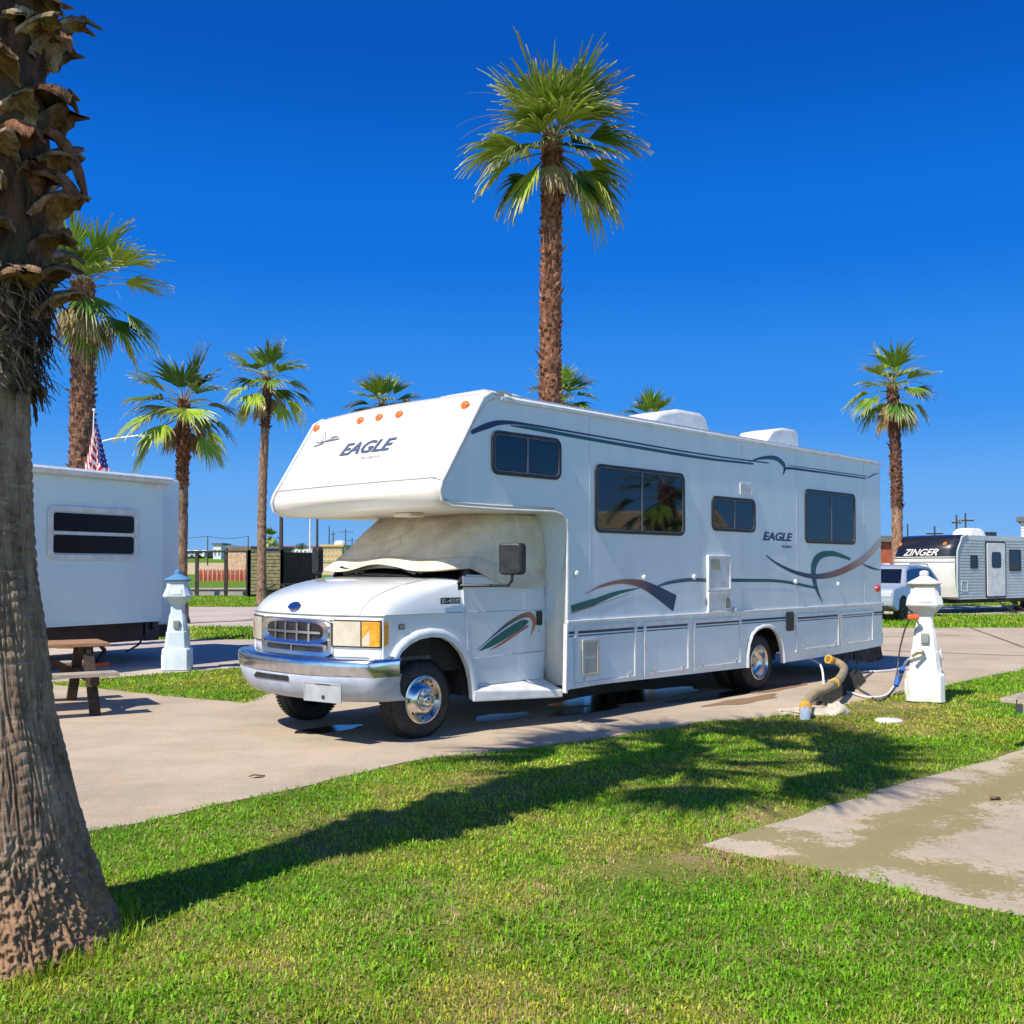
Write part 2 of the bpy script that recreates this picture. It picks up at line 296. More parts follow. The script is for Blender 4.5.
def concrete_mat(name, base, algae=0., sand=.5):
    m = bpy.data.materials.new(name); m.use_nodes = True; nt = m.node_tree; N = nt.nodes; L = nt.links; b = N['Principled BSDF']; b.inputs['Roughness'].default_value = .9; b.inputs['Specular IOR Level'].default_value = .25
    tc = N.new('ShaderNodeTexCoord'); vec = tc.outputs['Object']
    def nz(sc, det=8, ro=.6, st=None):
        n = N.new('ShaderNodeTexNoise'); n.inputs['Scale'].default_value = sc; n.inputs['Detail'].default_value = det; n.inputs['Roughness'].default_value = ro
        if st: mp = N.new('ShaderNodeMapping'); mp.inputs['Scale'].default_value = st; L.new(vec, mp.inputs[0]); L.new(mp.outputs[0], n.inputs['Vector'])
        else: L.new(vec, n.inputs['Vector'])
        return n.outputs['Fac']
    def rp(s, a, c):
        r = N.new('ShaderNodeValToRGB'); r.color_ramp.elements[0].position = a; r.color_ramp.elements[1].position = c; L.new(s, r.inputs[0]); return r.outputs[0]
    def mix(f, a, c, k=1.):
        x = N.new('ShaderNodeMix'); x.data_type = 'RGBA'
        if k < 1: mm = N.new('ShaderNodeMath'); mm.operation = 'MULTIPLY'; mm.inputs[1].default_value = k; L.new(f, mm.inputs[0]); f = mm.outputs[0]
        L.new(f, x.inputs[0])
        if isinstance(a, tuple): x.inputs[6].default_value = (*a, 1)
        else: L.new(a, x.inputs[6])
        x.inputs[7].default_value = (*c, 1); return x.outputs[2]
    c = mix(rp(nz(.5, 12, .72), .42, .62), base, tuple(k*.74 for k in base)); c = mix(rp(nz(.9, 12, .75, (.5,2.2,1)), .52, .60), c, (base[0]*.8, base[1]*.76, base[2]*.72), .55)
    c = mix(rp(nz(2.2, 12, .7, (1, 1, 1)), .5, .72), c, (base[0]*1.12, base[1]*1.0, base[2]*.86), .6)
    c = mix(rp(nz(26, 8, .85), .57, .70), c, tuple(k*.5 for k in base), .7); c = mix(rp(nz(70, 4, .7), .58, .66), c, tuple(k*.55 for k in base), .5); c = mix(rp(nz(5, 12, .8, (.3,1.6,1)), .60, .68), c, tuple(k*1.2 for k in base), .5)
    c = mix(rp(nz(9, 10, .75), .62, .70), c, (.23,.16,.09), .35)
    if algae:      # a film of tan-green algae that follows the two near borders of the pad, some way in
        def lin(d, off, r):
            v = N.new('ShaderNodeVectorMath'); v.operation = 'DOT_PRODUCT'; L.new(vec, v.inputs[0]); v.inputs[1].default_value = d
            o = N.new('ShaderNodeMath'); o.operation = 'ADD'; L.new(v.outputs['Value'], o.inputs[0]); o.inputs[1].default_value = -P0.dot(d)-off
            a_ = N.new('ShaderNodeMath'); a_.operation = 'ABSOLUTE'; L.new(o.outputs[0], a_.inputs[0])
            k = N.new('ShaderNodeMapRange'); k.inputs[1].default_value = 0; k.inputs[2].default_value = r; k.inputs[3].default_value = .20; k.inputs[4].default_value = -.22; L.new(a_.outputs[0], k.inputs[0]); return k.outputs[0]
        mxx = N.new('ShaderNodeMath'); mxx.operation = 'MAXIMUM'; L.new(lin(U, -2.62, .55), mxx.inputs[0]); L.new(lin(V_, -4.32, .62), mxx.inputs[1])
        sm = N.new('ShaderNodeMath'); sm.operation = 'ADD'; L.new(mxx.outputs[0], sm.inputs[0]); L.new(nz(3.2, 14, .72), sm.inputs[1])
        sm2 = N.new('ShaderNodeMath'); sm2.operation = 'MULTIPLY_ADD'; L.new(nz(38, 8, .8), sm2.inputs[0]); sm2.inputs[1].default_value = .9; L.new(sm.outputs[0], sm2.inputs[2])
        c = mix(rp(sm2.outputs[0], .99, 1.12), c, (.25,.21,.07), algae)
    L.new(c, b.inputs['Base Color'])
    bp = N.new('ShaderNodeBump'); bp.inputs['Strength'].default_value = .6; bp.inputs['Distance'].default_value = .012; L.new(nz(45, 8), bp.inputs['Height']); L.new(bp.outputs[0], b.inputs['Normal']); return m
CM = concrete_mat('pad_concrete', (.53,.435,.325)); CM2 = concrete_mat('side_pad_concrete', (.54,.455,.34), .8); CM3 = concrete_mat('far_concrete', (.55,.47,.40))
def wobble(poly, step=.25, amp=.04):
    out = []
    for i, a in enumerate(poly):
        b = Vector(poly[(i+1) % len(poly)]); a = Vector(a); n = max(1, int((b-a).length/step))
        if (b-a).length > 60: n = 1
        for k in range(n):
            p = a.lerp(b, k/n); q = noise.noise(Vector((p.x*1.7, p.y*1.7, 3)))*amp+noise.noise(Vector((p.x*6, p.y*6, 9)))*amp*.6
            d = (b-a).normalized(); out.append((p.x-d.y*q, p.y+d.x*q))
    return out
def slab(name, poly, z, m, amp=.04, step=.25):
    P = wobble(poly, step, amp); q = mb(); q.add([(x, y, z) for x, y in P], [tuple(range(len(P)))])
    q.add([(x, y, z) for x, y in P]+[(x, y, -.05) for x, y in P], [(i, (i+1) % len(P), (i+1) % len(P)+len(P), i+len(P)) for i in range(len(P))])
    return tag(q.build(name, m, smooth=0), kind='structure'), P
def lw(pts): return [(W(a, b).x, W(a, b).y) for a, b in pts]
pad_near = [(-30,-1.6),(-12,-1.1),(-5.35,-.72),(-4.2,-.62),(-3.4,-.5),(-2.3,-.4),(-1.3,-.7),(-.1,-.84),(1.2,-1.0),(2.3,-1.4),(4.0,-1.36),(6.2,-1.5),(9.3,-1.52),(14,-1.5),(21,-1.6)]
PADS = []
# pad of the motorhome with the apron in front of it and the lane behind it
right_far = [(60.0, 60.0), (28, 27.9), (7.0, 27.9)]
w1 = Lc(G(110,690)); w3 = Lc(G(180,672))
padpoly = lw(pad_near)+[(40, 27.9), (4, 27.9)]+lw([(8.5,7.0),(-1.1,4.6),(-1.55,3.8),(-1.7,5.0),(-1.95,6.4),(-2.1,7.4),(-1.3,7.85),(8.5,7.6)])+[(3.9, 28.3), (-30, 28.3), (-30, 23.2)]+lw([(3.0,13.5)])+[(-30,22.9)]+[(-60, 14), (-60, -8)]
# simpler: three sheets
PA = lw(pad_near)+[(40, 27.9), (7, 27.9)]+lw([(9.2,6.9),(-.8,4.4),(-1.45,3.85),(-1.7,5.0),(-1.95,6.4),(-2.2,7.5),(-2.3,9.5),(-3,14)])+[(-40, 14.5), (-40,-12)]
_, q = slab('concrete_pad', PA, .007, CM, .07); PADS.append(q)
PB = lw([(-2.05,7.75),(0,7.85),(9,7.6)])+[(6.5, 23.4), (-50, 23.2), (-50, 14.6)]+lw([(-2.9,14.2)])
_, q = slab('neighbour_pad', PB, .003, CM3, .05); PADS.append(q)
_, q = slab('side_pad', lw([(-3.09,-9),(-3.08,-5.4),(-3.05,-3.62),(-2.0,-3.66),(-.9,-3.7),(1.6,-3.95),(14,-4.3),(14,-9)]), .007, CM2, .05); PADS.append(q)
_, q = slab('lane', [(-90,28.3),(4.5,28.3),(5.5,42.8),(-90,42.8)], .006, CM3, .05, 2.); PADS.append(q)
_, q = slab('far_pad', [(8,35.8),(60,35.6),(60,44),(6,44)], .010, CM3, .05, 2.); PADS.append(q)
_, q = slab('road', [(-120,60),(40,60),(40,71),(-120,71)], .25, concrete_mat('asphalt_pale', (.42,.40,.38)), .05, 3.); PADS.append(q)
# green / tan algae film lying on the neighbour's pad, expansion joints, wet patches
jn = mb()
def strip(a, b, w_, z=.0115):
    a = Vector(a); b = Vector(b); d = (b-a).normalized(); s = Vector((-d.y, d.x, 0))*w_/2
    n = 14; V = []
    for k in range(n+1):
        p = a.lerp(b, k/n); j = noise.noise(p*3)*w_*.6; V += [(p.x+s.x+j, p.y+s.y, z), (p.x-s.x+j, p.y-s.y, z)]
    jn.add(V, [(2*k, 2*k+1, 2*k+3, 2*k+2) for k in range(n)])
strip(G(970,628), G(1050,657), .06); strip(G(884,651), G(1040,657), .06); strip(G(884,637), G(960,636), .05)
 
tag(jn.build('pad_joints', mat('joint_dark', (.12,.10,.05), 1.), smooth=0), kind='structure')
wet = mb()
for cx, cy, rx, ry in ((2.2,.9,1.3,.42),(.9,.5,.6,.18),(3.0,.15,.9,.2),(-.15,.8,.4,.2),(-2.0,1.5,.4,.16)):
    n = 40; wet.add([(W(cx, cy).x+U.x*rx*math.cos(t)*q+V_.x*ry*math.sin(t)*q, W(cx, cy).y+U.y*rx*math.cos(t)*q+V_.y*ry*math.sin(t)*q, .0115) for k in range(n) for t in [2*math.pi*k/n] for q in [1+.35*noise.noise(Vector((cx+math.cos(t)*1.5, math.sin(t)*1.5, 2)))]], [tuple(range(n))])
tag(wet.build('puddle', mat('puddle', (.035,.03,.028), .12, spec=.5), smooth=0), kind='structure')
st = mb()
for cx, cy, rx, ry in ((2.9,-.35,.75,.16),(4.2,.1,.8,.25)):
    n = 40; st.add([(W(cx, cy).x+U.x*rx*math.cos(t)*q+V_.x*ry*math.sin(t)*q, W(cx, cy).y+U.y*rx*math.cos(t)*q+V_.y*ry*math.sin(t)*q, .0110) for k in range(n) for t in [2*math.pi*k/n] for q in [1+.5*noise.noise(Vector((cx+math.cos(t)*1.5, math.sin(t)*1.5, 2)))]], [tuple(range(n))])
tag(st.build('damp_patch', mat('damp', (.30,.19,.11), .5), smooth=0), kind='structure')

# ------------------------------------------------------------------ grass
def inside(P, X, Y):
    P = np.array(P); r = np.zeros(len(X), bool); n = len(P); j = n-1
    for i in range(n):
        xi, yi = P[i]; xj, yj = P[j]
        if yi != yj:
            c = ((yi > Y) != (yj > Y)) & (X < (xj-xi)*(Y-yi)/(yj-yi)+xi); r ^= c
        j = i
    return r
def nfield(X, Y, s, seed):
    rg = np.random.default_rng(seed); o = np.zeros(len(X))
    for k in range(9):
        a = rg.uniform(0, 6.28); f = s*rg.uniform(.5, 2.2); p = rg.uniform(0, 6.28, 2)
        o += np.sin(X*f*np.cos(a)+Y*f*np.sin(a)+p[0])*np.cos(-X*f*.8*np.sin(a)+Y*f*.7*np.cos(a)+p[1])
    return o/3.
def grass(name, X, Y, h, wd, flat, lab=None, tint=None):
    n = len(X); keep = np.ones(n, bool)
    jx, jy = nfield(X, Y, 5., 21)*.06+rng.normal(0, .035, n), nfield(X, Y, 5., 22)*.06+rng.normal(0, .035, n)
    for p in PADS: keep &= ~inside(p, X+jx, Y+jy)
    X, Y, h, wd, flat = X[keep], Y[keep], h[keep], wd[keep], flat[keep]
    dry = nfield(X, Y, 1.1, 1)*.6+nfield(X, Y, 4., 2)*.4+nfield(X, Y, 11., 3)*.25
    def ga(px, py, r, k, sy=1.):
        c = G(px, py); return k*np.exp(-(((X-c.x)/r)**2+((Y-c.y)/(r*sy))**2))
    bare = nfield(X, Y, 2.3, 4)*.5+nfield(X, Y, 7., 5)*.5
    dry = dry+ga(250,935,.55,.9)+ga(500,900,.5,.7)+ga(480,960,.35,.6)+ga(860,708,1.,1.2)+ga(930,712,.8,.8)+ga(650,850,.5,.5)+ga(360,860,.4,.5)+ga(560,800,.5,.4)
    bare = bare+ga(880,706,.9,1.6)+ga(690,868,.3,1.3)+ga(780,815,.25,1.2)+ga(870,790,.25,1.)+ga(600,740,.5,.9)+ga(470,952,.14,1.6)+ga(640,870,.3,.7)
    keep = rng.random(len(X)) > np.clip((bare-.55)*.9, 0, .93)
    X, Y, h, wd, flat, dry, bare = [q[keep] for q in (X, Y, h, wd, flat, dry, bare)]
    n = len(X); a = rng.uniform(0, 2*np.pi, n); dx, dy = np.cos(a), np.sin(a)
    lean = np.clip(rng.normal(.55, .25, n)+flat, .1, 1.6); h = h*(1-.25*np.clip(dry, 0, 1.2))*(1+.35*np.clip(nfield(X, Y, 13., 33), -1, 1.6))
    z1 = h*np.cos(lean*.6)*.6; r1 = h*np.sin(lean*.6)*.6; z2 = z1+h*np.cos(lean*1.5)*.45; r2 = r1+h*np.sin(lean*1.5)*.5
    z2 = np.maximum(z2, .004); hw = wd/2; V = np.zeros((n, 5, 3))
    for k, (rr, zz, q) in enumerate(((0, -.003, 1.), (0, -.003, -1.), (r1, z1, -.9), (r1, z1, .9))):
        V[:, k, 0] = X+dx*rr-dy*hw*q; V[:, k, 1] = Y+dy*rr+dx*hw*q; V[:, k, 2] = zz
    V[:, 4, 0] = X+dx*r2; V[:, 4, 1] = Y+dy*r2; V[:, 4, 2] = z2
    me = bpy.data.meshes.new(name); me.vertices.add(5*n); me.vertices.foreach_set('co', V.ravel()); me.loops.add(7*n); me.polygons.add(2*n)
    b = np.arange(n)[:, None]*5; me.loops.foreach_set('vertex_index', (b+np.array([0,1,2,3,3,2,4])).ravel())
    ls = np.empty(2*n, int); ls[0::2] = np.arange(n)*7; ls[1::2] = np.arange(n)*7+4; me.polygons.foreach_set('loop_start', ls); me.update(calc_edges=True)
    t = np.clip(dry*.85+rng.normal(0, .25, n)+.16, 0, 1)[:, None]; u2 = np.clip((bare+dry)*.7-.08+rng.normal(0, .22, n), 0, 1)[:, None]*(rng.random(n)[:, None] < .5)
    C = (1-t)*np.array([.17,.41,.007])+t*np.array([.50,.52,.03]); C = (1-u2)*C+u2*np.array([.55,.40,.17]); C *= (rng.uniform(.6, 1.35, n)*(1+.20*np.clip(nfield(X, Y, 3.1, 31), -1.5, 1.5)+.22*np.clip(nfield(X, Y, 17., 32), -1.5, 1.5)))[:, None]
    if tint is not None: C = np.array(tint)*rng.uniform(.6, 1.4, n)[:, None]
    ca = me.color_attributes.new('Col', 'FLOAT_COLOR', 'POINT'); CC = np.ones((n, 5, 4)); CC[:, :, :3] = C[:, None, :]; ca.data.foreach_set('color', CC.astype(np.float32).ravel())
    me.materials.append(mat('grass_blade', (1,1,1), .55, attr=True, trans=.3, spec=.3)); o = bpy.data.objects.new(name, me); col.objects.link(o)
    tag(o, lab, 'grass', kind='stuff'); return o
def sample(y0, y1, k, p, m=1.2):
    Ys = np.linspace(y0, y1, 400); dens = k*(4.5/Ys)**p; wid = 1.06*Ys+m; c = np.cumsum(dens*wid)*(Ys[1]-Ys[0]); n = int(c[-1])
    Y = np.interp(rng.random(n)*c[-1], c, Ys)+rng.normal(0, .02, n); X = (rng.random(n)-.5)*(1.06*Y+m); return X, Y
X, Y = sample(3.2, 17, 7600, 1.6); n = len(X); sc = np.clip(Y/7, .8, 2.2)
br = rng.random(n) < .5
grass('grass', X, Y, np.where(br, rng.uniform(.015, .032, n), rng.uniform(.012, .042, n))*np.clip(Y/9, 1, 1.3), np.where(br, rng.uniform(.006, .011, n), rng.uniform(.0028, .005, n))*sc, np.where(br, .35, 0.), 'short patchy green and yellow lawn grass growing between the concrete pads')
X, Y = sample(17, 62, 3800, 1.6, 4); n = len(X)
grass('grass', X, Y, rng.uniform(.05, .10, n), rng.uniform(.015, .03, n), np.zeros(n), 'bright green grass strips growing farther off beyond the vehicles')
nc_ = 420; cx_, cy_ = sample(3.3, 13, 60, 1.3); kk = rng.integers(0, len(cx_), 16000); n = 16000; rr_ = rng.uniform(.03, .11, len(cx_))[kk]
grass('weeds', cx_[kk]+rng.normal(0, 1, n)*rr_, cy_[kk]+rng.normal(0, 1, n)*rr_, rng.uniform(.025, .05, n), rng.uniform(.008, .015, n), np.full(n, .7), 'clumps of broad leaved bright green weeds scattered through the lawn', (.19,.42,.015))
X, Y = sample(3.3, 14, 260, 1.3); n = len(X)
grass('straw', X, Y, rng.uniform(.03, .08, n), rng.uniform(.002, .005, n), np.full(n, 1.1), 'dry straw coloured grass clippings lying over the lawn', (.62,.50,.26))
# longer tufts round the foot of the near palm and along pad edges
n = 1500; a = rng.uniform(-2.2, 1.0, n); r = rng.normal(.53, .05, n)
grass('grass', -2.22+r*np.cos(a), 4.5+r*np.sin(a), rng.uniform(.03, .10, n), rng.uniform(.003, .006, n), np.zeros(n), 'longer grass tufts around the foot of the near palm')

# ------------------------------------------------------------------ MOTORHOME
mh = empty('motorhome', P0, RZ); tag(mh, 'large white class C motorhome with a fabric covered windscreen and swoosh graphics', 'motorhome')
WD = 2.72; MC = 1.36
side = [(7.59,1.05),(7.59,3.17),(7.55,3.25),(7.45,3.29),(-1.16,3.31),(-1.27,3.25),(-1.80,2.42),(-1.81,2.33),(-1.78,2.26),(-1.70,2.215),(-1.0,2.205),(-.25,2.215),(-.12,2.19),(-.06,2.12),(-.045,2.0),(-.045,1.05)]
b = mb(); b.prism(side, 0, WD); body = b.build('body', 'fiberglass', mh, smooth=30, bevel=.025)
# front cap of the overcab: wraps the slanted nose and the rounded underside, a touch proud of the walls
cap_p = [(-.95,3.318),(-1.16,3.322),(-1.285,3.26),(-1.55,2.85),(-1.822,2.44),(-1.85,2.40),(-1.865,2.33),(-1.845,2.25),(-1.79,2.195),(-1.70,2.175),(-1.2,2.17),(-.3,2.178)]
q = mb(); ny = 22
def capf(a, c):
    i = a*(len(cap_p)-1); k = min(int(i), len(cap_p)-2); x = cap_p[k][0]+(cap_p[k+1][0]-cap_p[k][0])*(i-k); z = cap_p[k][1]+(cap_p[k+1][1]-cap_p[k][1])*(i-k)
    yy = -.012+(WD+.024)*c; e = min(c, 1-c)*WD; s = math.sin(math.pi*c)
    rnd = .05*max(0, 1-e/.09)**2                         # rolled side edges
    bul = (.05*s if z > 2.2 else .02*s)
    return (x+rnd-bul*(1 if z > 2.25 else .2), yy, z+(.025*s if z > 3.2 else 0)-(rnd if z > 3.2 else 0)+(rnd if z < 2.22 else 0))
q.grid(capf, (len(cap_p)-1)*2+1, ny); cap = q.build('overcab_cap', 'gelcoat', mh, smooth=40, thick=.012)
q = mb(); q.grid(lambda a, c: (lambda p: (p[0]-.004, p[1], 2.43+.012*a))(capf(.355, c)), 2, 30); 
nosex = lambda y, z: (lambda t: -1.285-(1.822-1.285)*t-.05*math.sin(math.pi*min(max(y/WD,0),1)))((3.26-z)/(3.26-2.44))
q = mb()
for k in range(30):
    y0, y1 = .03+k*(WD-.06)/30, .03+(k+1)*(WD-.06)/30
    for za, zb in ((2.452, 2.462),): q.add([(nosex(y0,za)-.006,y0,za),(nosex(y1,za)-.006,y1,za),(nosex(y1,zb)-.006,y1,zb),(nosex(y0,zb)-.006,y0,zb)], [(0,1,2,3)])
q.build('seam', 'grey_paint', mh, smooth=0)
q = mb(); # corner moulding along the outline of the overcab side
outl = [(-1.0,3.31),(-1.17,3.315),(-1.28,3.25),(-1.54,2.84),(-1.81,2.42),(-1.84,2.33),(-1.81,2.24),(-1.70,2.195),(-1.0,2.19),(-.26,2.20),(-.13,2.175),(-.065,2.11),(-.045,1.98),(-.045,1.5),(-.05,1.05)]
q.tube([(a, -.004, z) for a, z in outl], .014, 6); q.build('corner_moulding', 'trim', mh)
q = mb(); q.tube([(a, WD+.004, z) for a, z in outl], .014, 6); q.build('corner_moulding', 'trim', mh)
for bx_ in ((-1.05, 7.6, -.022, .012, 3.245, 3.285), (-1.05, 7.6, WD-.012, WD+.022, 3.245, 3.285), (7.602, 7.62, .0, WD, 3.245, 3.285)): q = mb(); q.box(*bx_); q.build('roof_gutter', 'trim', mh, bevel=.006)
q = mb(); q.tube([(-.9,-.01,3.32),(-1.0,-.01,3.335),(-1.12,0,3.325)], .015, 6); q.tube([(-.9,.03,3.318),(7.5,.03,3.30)], .014, 6); q.build('awning_rail', 'alu', mh)
# roof air conditioner and vent covers
def dome(name, x0, x1, y0, y1, z0, h, m='trim', sl=.0):
    q = mb()
    def f(a, c):
        ex = abs(2*a-1)**5; ey = abs(2*c-1)**5; hh = (1-max(ex, ey)*.92)
        return (x0+(x1-x0)*(.5+(a-.5)*(1-.08*(1-ex))), y0+(y1-y0)*c, z0+h*hh*(1-sl*(1-a)*.8))
    q.grid(f, 24, 16); return q.build(name, m, mh, smooth=60)
q = mb(); q.prism([(2.05,3.28),(3.50,3.28),(3.49,3.40),(3.40,3.60),(3.25,3.655),(2.75,3.65),(2.35,3.56),(2.1,3.42)], .5, 1.2); q.build('air_conditioner', 'trim', mh, bevel=.05)
q = mb(); q.prism([(4.78,3.27),(5.9,3.27),(5.88,3.33),(5.80,3.36),(5.78,3.62),(5.7,3.665),(5.35,3.66),(5.05,3.60),(4.85,3.44)], .45, 1.0); q.build('roof_vent', 'trim', mh, bevel=.04)
dome('roof_vent', -1.15, -.5, .10, .95, 3.31, .10, 'gelcoat', .1)
# lower skirt panels
arch = [(3.50,.34),(3.505,.50),(3.54,.64),(3.62,.76),(3.74,.83),(3.9,.86),(4.06,.855),(4.2,.81),(4.31,.72),(4.38,.6),(4.42,.47),(4.44,.34)]
sk = [(-.05,1.05),(-.085,.35),(0,.36),(.5,.37)]+arch+[(5.3,.345),(6.6,.37),(7.59,.40),(7.59,1.05)]
for y0, y1 in ((-.006,.03),(WD-.03,WD+.006)):
    q = mb(); q.prism(sk, y0, y1); q.build('skirt', 'fiberglass', mh, smooth=0)
q = mb(); q.box(7.56, 7.60, .03, WD-.03, .40, 1.05); q.build('rear_skirt', 'fiberglass', mh)
q = mb(); q.box(7.6, 7.75, .05, WD-.05, .42, .60); q.build('rear_bumper', 'grey_paint', mh, bevel=.02)
for ya in (-.028, WD+.004): q = mb(); q.box(-.06, 7.6, ya, ya+.024, 1.04, 1.075); q.build('belt_moulding', 'trim', mh, bevel=.006)
q = mb(); q.bar((-.075,-.012,1.04),(-.10,-.02,.33),.05,.03); q.build('corner_post', 'trim', mh, bevel=.006)
q = mb(); q.add([(-.03,.0,2.2),(-.03,.45,2.2),(-.03,.45,.4),(-.06,.0,.4)], [(0,1,2,3)]); q.build('pillar_panel', 'gelcoat', mh, thick=.01); q = mb(); q.add([(-.03,WD,2.2),(-.03,WD-.45,2.2),(-.03,WD-.45,.4),(-.06,WD,.4)], [(0,1,2,3)]); q.build('pillar_panel', 'gelcoat', mh, thick=.01)
# wheel arch lip
q = mb(); q.tube([(a, -.014, z) for a, z in arch], .028, 6, rf=lambda t: .03); q.build('wheel_arch', 'trim', mh)
# storage doors
def sdoor(x0, x1, z0, z1, vent=False, lat=True):
    q = mb(); q.ring(x0, x1, z0, z1, .012, .045, -.024, -.004); d = q.build('storage_door', 'trim', mh, bevel=.004)
    q = mb(); q.plate(x0+.047, x1-.047, z0+.047, z1-.047, .005, -.014, -.0065); q.build('panel', 'fiberglass', d)
    for xx in (x0+.16, x1-.16):
        q = mb(); q.box(xx-.012, xx+.012, -.034, -.012, z0+.045, z0+.085); q.bar((xx, -.03, z0+.07), (xx+.03, -.03, z0+.10), .012, .008); q.build('latch', 'alu', d)
    if vent:
        q = mb(); q.ring(x0+.11, x0+.39, z0+.10, z0+.72*(z1-z0)+.03, .02, .03, -.034, -.014)
        n = 20; a, c = z0+.13, z0+.72*(z1-z0)
        for k in range(n):
            if abs(k-n/2) < 1: continue
            zz = a+(c-a)*k/n; q.box(x0+.13, x0+.37, -.030, -.014, zz, zz+.010)
        q.build('furnace_vent', mat('vent_cream', (.62,.52,.42), .6), d)
for a in ((.06,1.14,.375,1.012,True),(1.27,2.19,.385,1.012,False),(2.27,3.36,.385,1.0,False),(4.78,6.09,.455,.985,False),(6.125,7.24,.465,.97,False)): sdoor(*a)
# windows
def window(x0, x1, z0, z1, div, curt=None, r=.09):
    q = mb(); q.ring(x0, x1, z0, z1, r, .035, -.022, -.003); f = q.build('window', 'black', mh, bevel=.004)
    q = mb(); q.ring(x0+.036, x1-.036, z0+.036, z1-.036, r-.03, .007, -.017, -.004)
    q.box(div-.009, div+.009, -.017, -.004, z0+.043, z1-.043); q.build('sash', 'sash', f)
    q = mb(); q.plate(x0+.05, x1-.05, z0+.05, z1-.05, r-.05, -.0105, -.0095); q.build('pane', M['glass_clear'], f, smooth=0)
    if curt == 'blind':
        q = mb(); n = int((z1-z0-.1)/.028)
        for k in range(n): zz = z0+.06+k*.028; q.add([(x0+.06,-.009,zz),(x1-.06,-.009,zz),(x1-.06,-.0045,zz+.022),(x0+.06,-.0045,zz+.022)], [(0,1,2,3)])
        q.build('blind', 'curtain', f, smooth=0)
    elif curt == 'left':
        q = mb(); n = int((z1-z0-.1)/.05)
        for k in range(n): zz = z0+.06+k*.05; q.add([(x0+.06,-.0085,zz),(div-.02,-.0085,zz),(div-.02,-.0045,zz+.030),(x0+.06,-.0045,zz+.030)], [(0,1,2,3)])
        q.build('blind', mat('dark_blind', (.07,.10,.15), .7, c2=(.02,.03,.05), scale=1.5), f, smooth=0)
    elif curt == 'curtain':
        q = mb(); q.grid(lambda a, c: (x0+.06+(x1-x0-.12)*a, -.0068+.0022*math.sin(a*(x1-x0)*75+math.sin(c*3)*1.5), z0+.06+(z1-z0-.12)*c), 120, 5); q.build('curtain', 'curtain', f)
    elif curt == 'half':
        q = mb(); q.grid(lambda a, c: (div+.02+(x1-div-.09)*a, -.0068+.0018*math.sin(a*40), z0+.25+(z1-z0-.32)*c), 60, 4); q.build('curtain', 'curtain', f)
gm = bpy.data.materials.new('window_glass'); gm.use_nodes = True; nt = gm.node_tree; bb = nt.nodes['Principled BSDF']; bb.inputs['Base Color'].default_value = (.004,.006,.01,1); bb.inputs['Roughness'].default_value = .03; bb.inputs['Specular IOR Level'].default_value = 1.0
tr = nt.nodes.new('ShaderNodeBsdfTransparent'); tr.inputs[0].default_value = (.55,.62,.72,1); ms = nt.nodes.new('ShaderNodeMixShader'); ms.inputs[0].default_value = .78
nt.links.new(tr.outputs[0], ms.inputs[1]); nt.links.new(bb.outputs[0], ms.inputs[2]); nt.links.new(ms.outputs[0], nt.nodes['Material Output'].inputs[0]); M['glass_clear'] = gm
for x0, x1, z0, z1 in ((-1.17,-.15,2.525,2.955),(.41,2.10,2.0,2.745),(2.70,3.73,2.08,2.515),(5.09,6.65,1.97,2.735)): q = mb(); q.plate(x0+.02, x1-.02, z0+.02, z1-.02, .06, -.0035, -.0028); q.build('window_backing', 'dark', mh, smooth=0)
window(-1.17,-.15,2.525,2.955,-.66,'curtain'); window(.41,2.10,2.0,2.745,1.25,'left'); window(2.70,3.73,2.08,2.515,3.22,None); window(5.09,6.65,1.97,2.735,5.88,'half')
for xx in (.33, 3.42, 4.86, 6.98):
    q = mb(); q.box(xx, xx+.006, -.0022, .001, 1.08, 3.24); q.build('panel_seam', mat('seam_grey', (.55,.57,.58), .6), mh)
# small vents, refrigerator vent, fuel door, marker domes, rear lamp
q = mb(); q.ring(3.36, 3.66, 2.56, 2.71, .01, .02, -.016, -.003); q.plate(3.37,3.65,2.57,2.70,.005,-.008,-.003); q.build('wall_vent', 'trim', mh)
q = mb(); q.plate(2.57, 3.10, 1.06, 1.78, .02, -.028, -.003); rv = q.build('refrigerator_vent', 'trim', mh, bevel=.006)
q = mb(); q.ring(2.575, 3.095, 1.335, 1.775, .02, .03, -.040, -.028); q.ring(2.575,3.095,1.065,1.325,.02,.02,-.040,-.028); q.build('vent_frame', 'trim', rv, bevel=.004)
q = mb(); q.plate(2.64, 2.84, 1.60, 1.73, .005, -.034, -.0285); q.build('sticker', mat('sticker_yellow', (.55,.48,.22), .5, c2=(.15,.35,.5), scale=9), rv)
q = mb(); q.plate(2.62, 2.90, 1.50, 1.585, .005, -.034, -.0285); q.build('notice_panel', mat('notice_grey', (.60,.62,.64), .6), rv)
q = mb(); q.plate(2.94,3.05,1.12,1.25,.01,-.045,-.0285); q.build('lock', 'grey_paint', rv, bevel=.004)
q = mb(); q.plate(4.53, 4.72, .76, 1.02, .03, -.03, -.007); q.build('fuel_door', 'black', mh, bevel=.01)
for xx, zz in ((.10,1.56),(1.29,1.51),(2.30,1.51),(4.8,1.43),(6.08,1.38)):
    q = mb(); q.lathe([(.036,0),(.036,.012),(.026,.026),(.0,.032)], 16, lambda p, a=xx, c=zz: Vector((a+p.x, -.003-p.z, c+p.y))); q.build('awning_knob', 'trim', mh)
q = mb(); q.lathe([(.055,0),(.05,.03),(.0,.05)], 16, lambda p: Vector((7.42+p.x*1.3, -.003-p.z, 1.30+p.y))); q.build('clearance_lamp', 'red', mh)
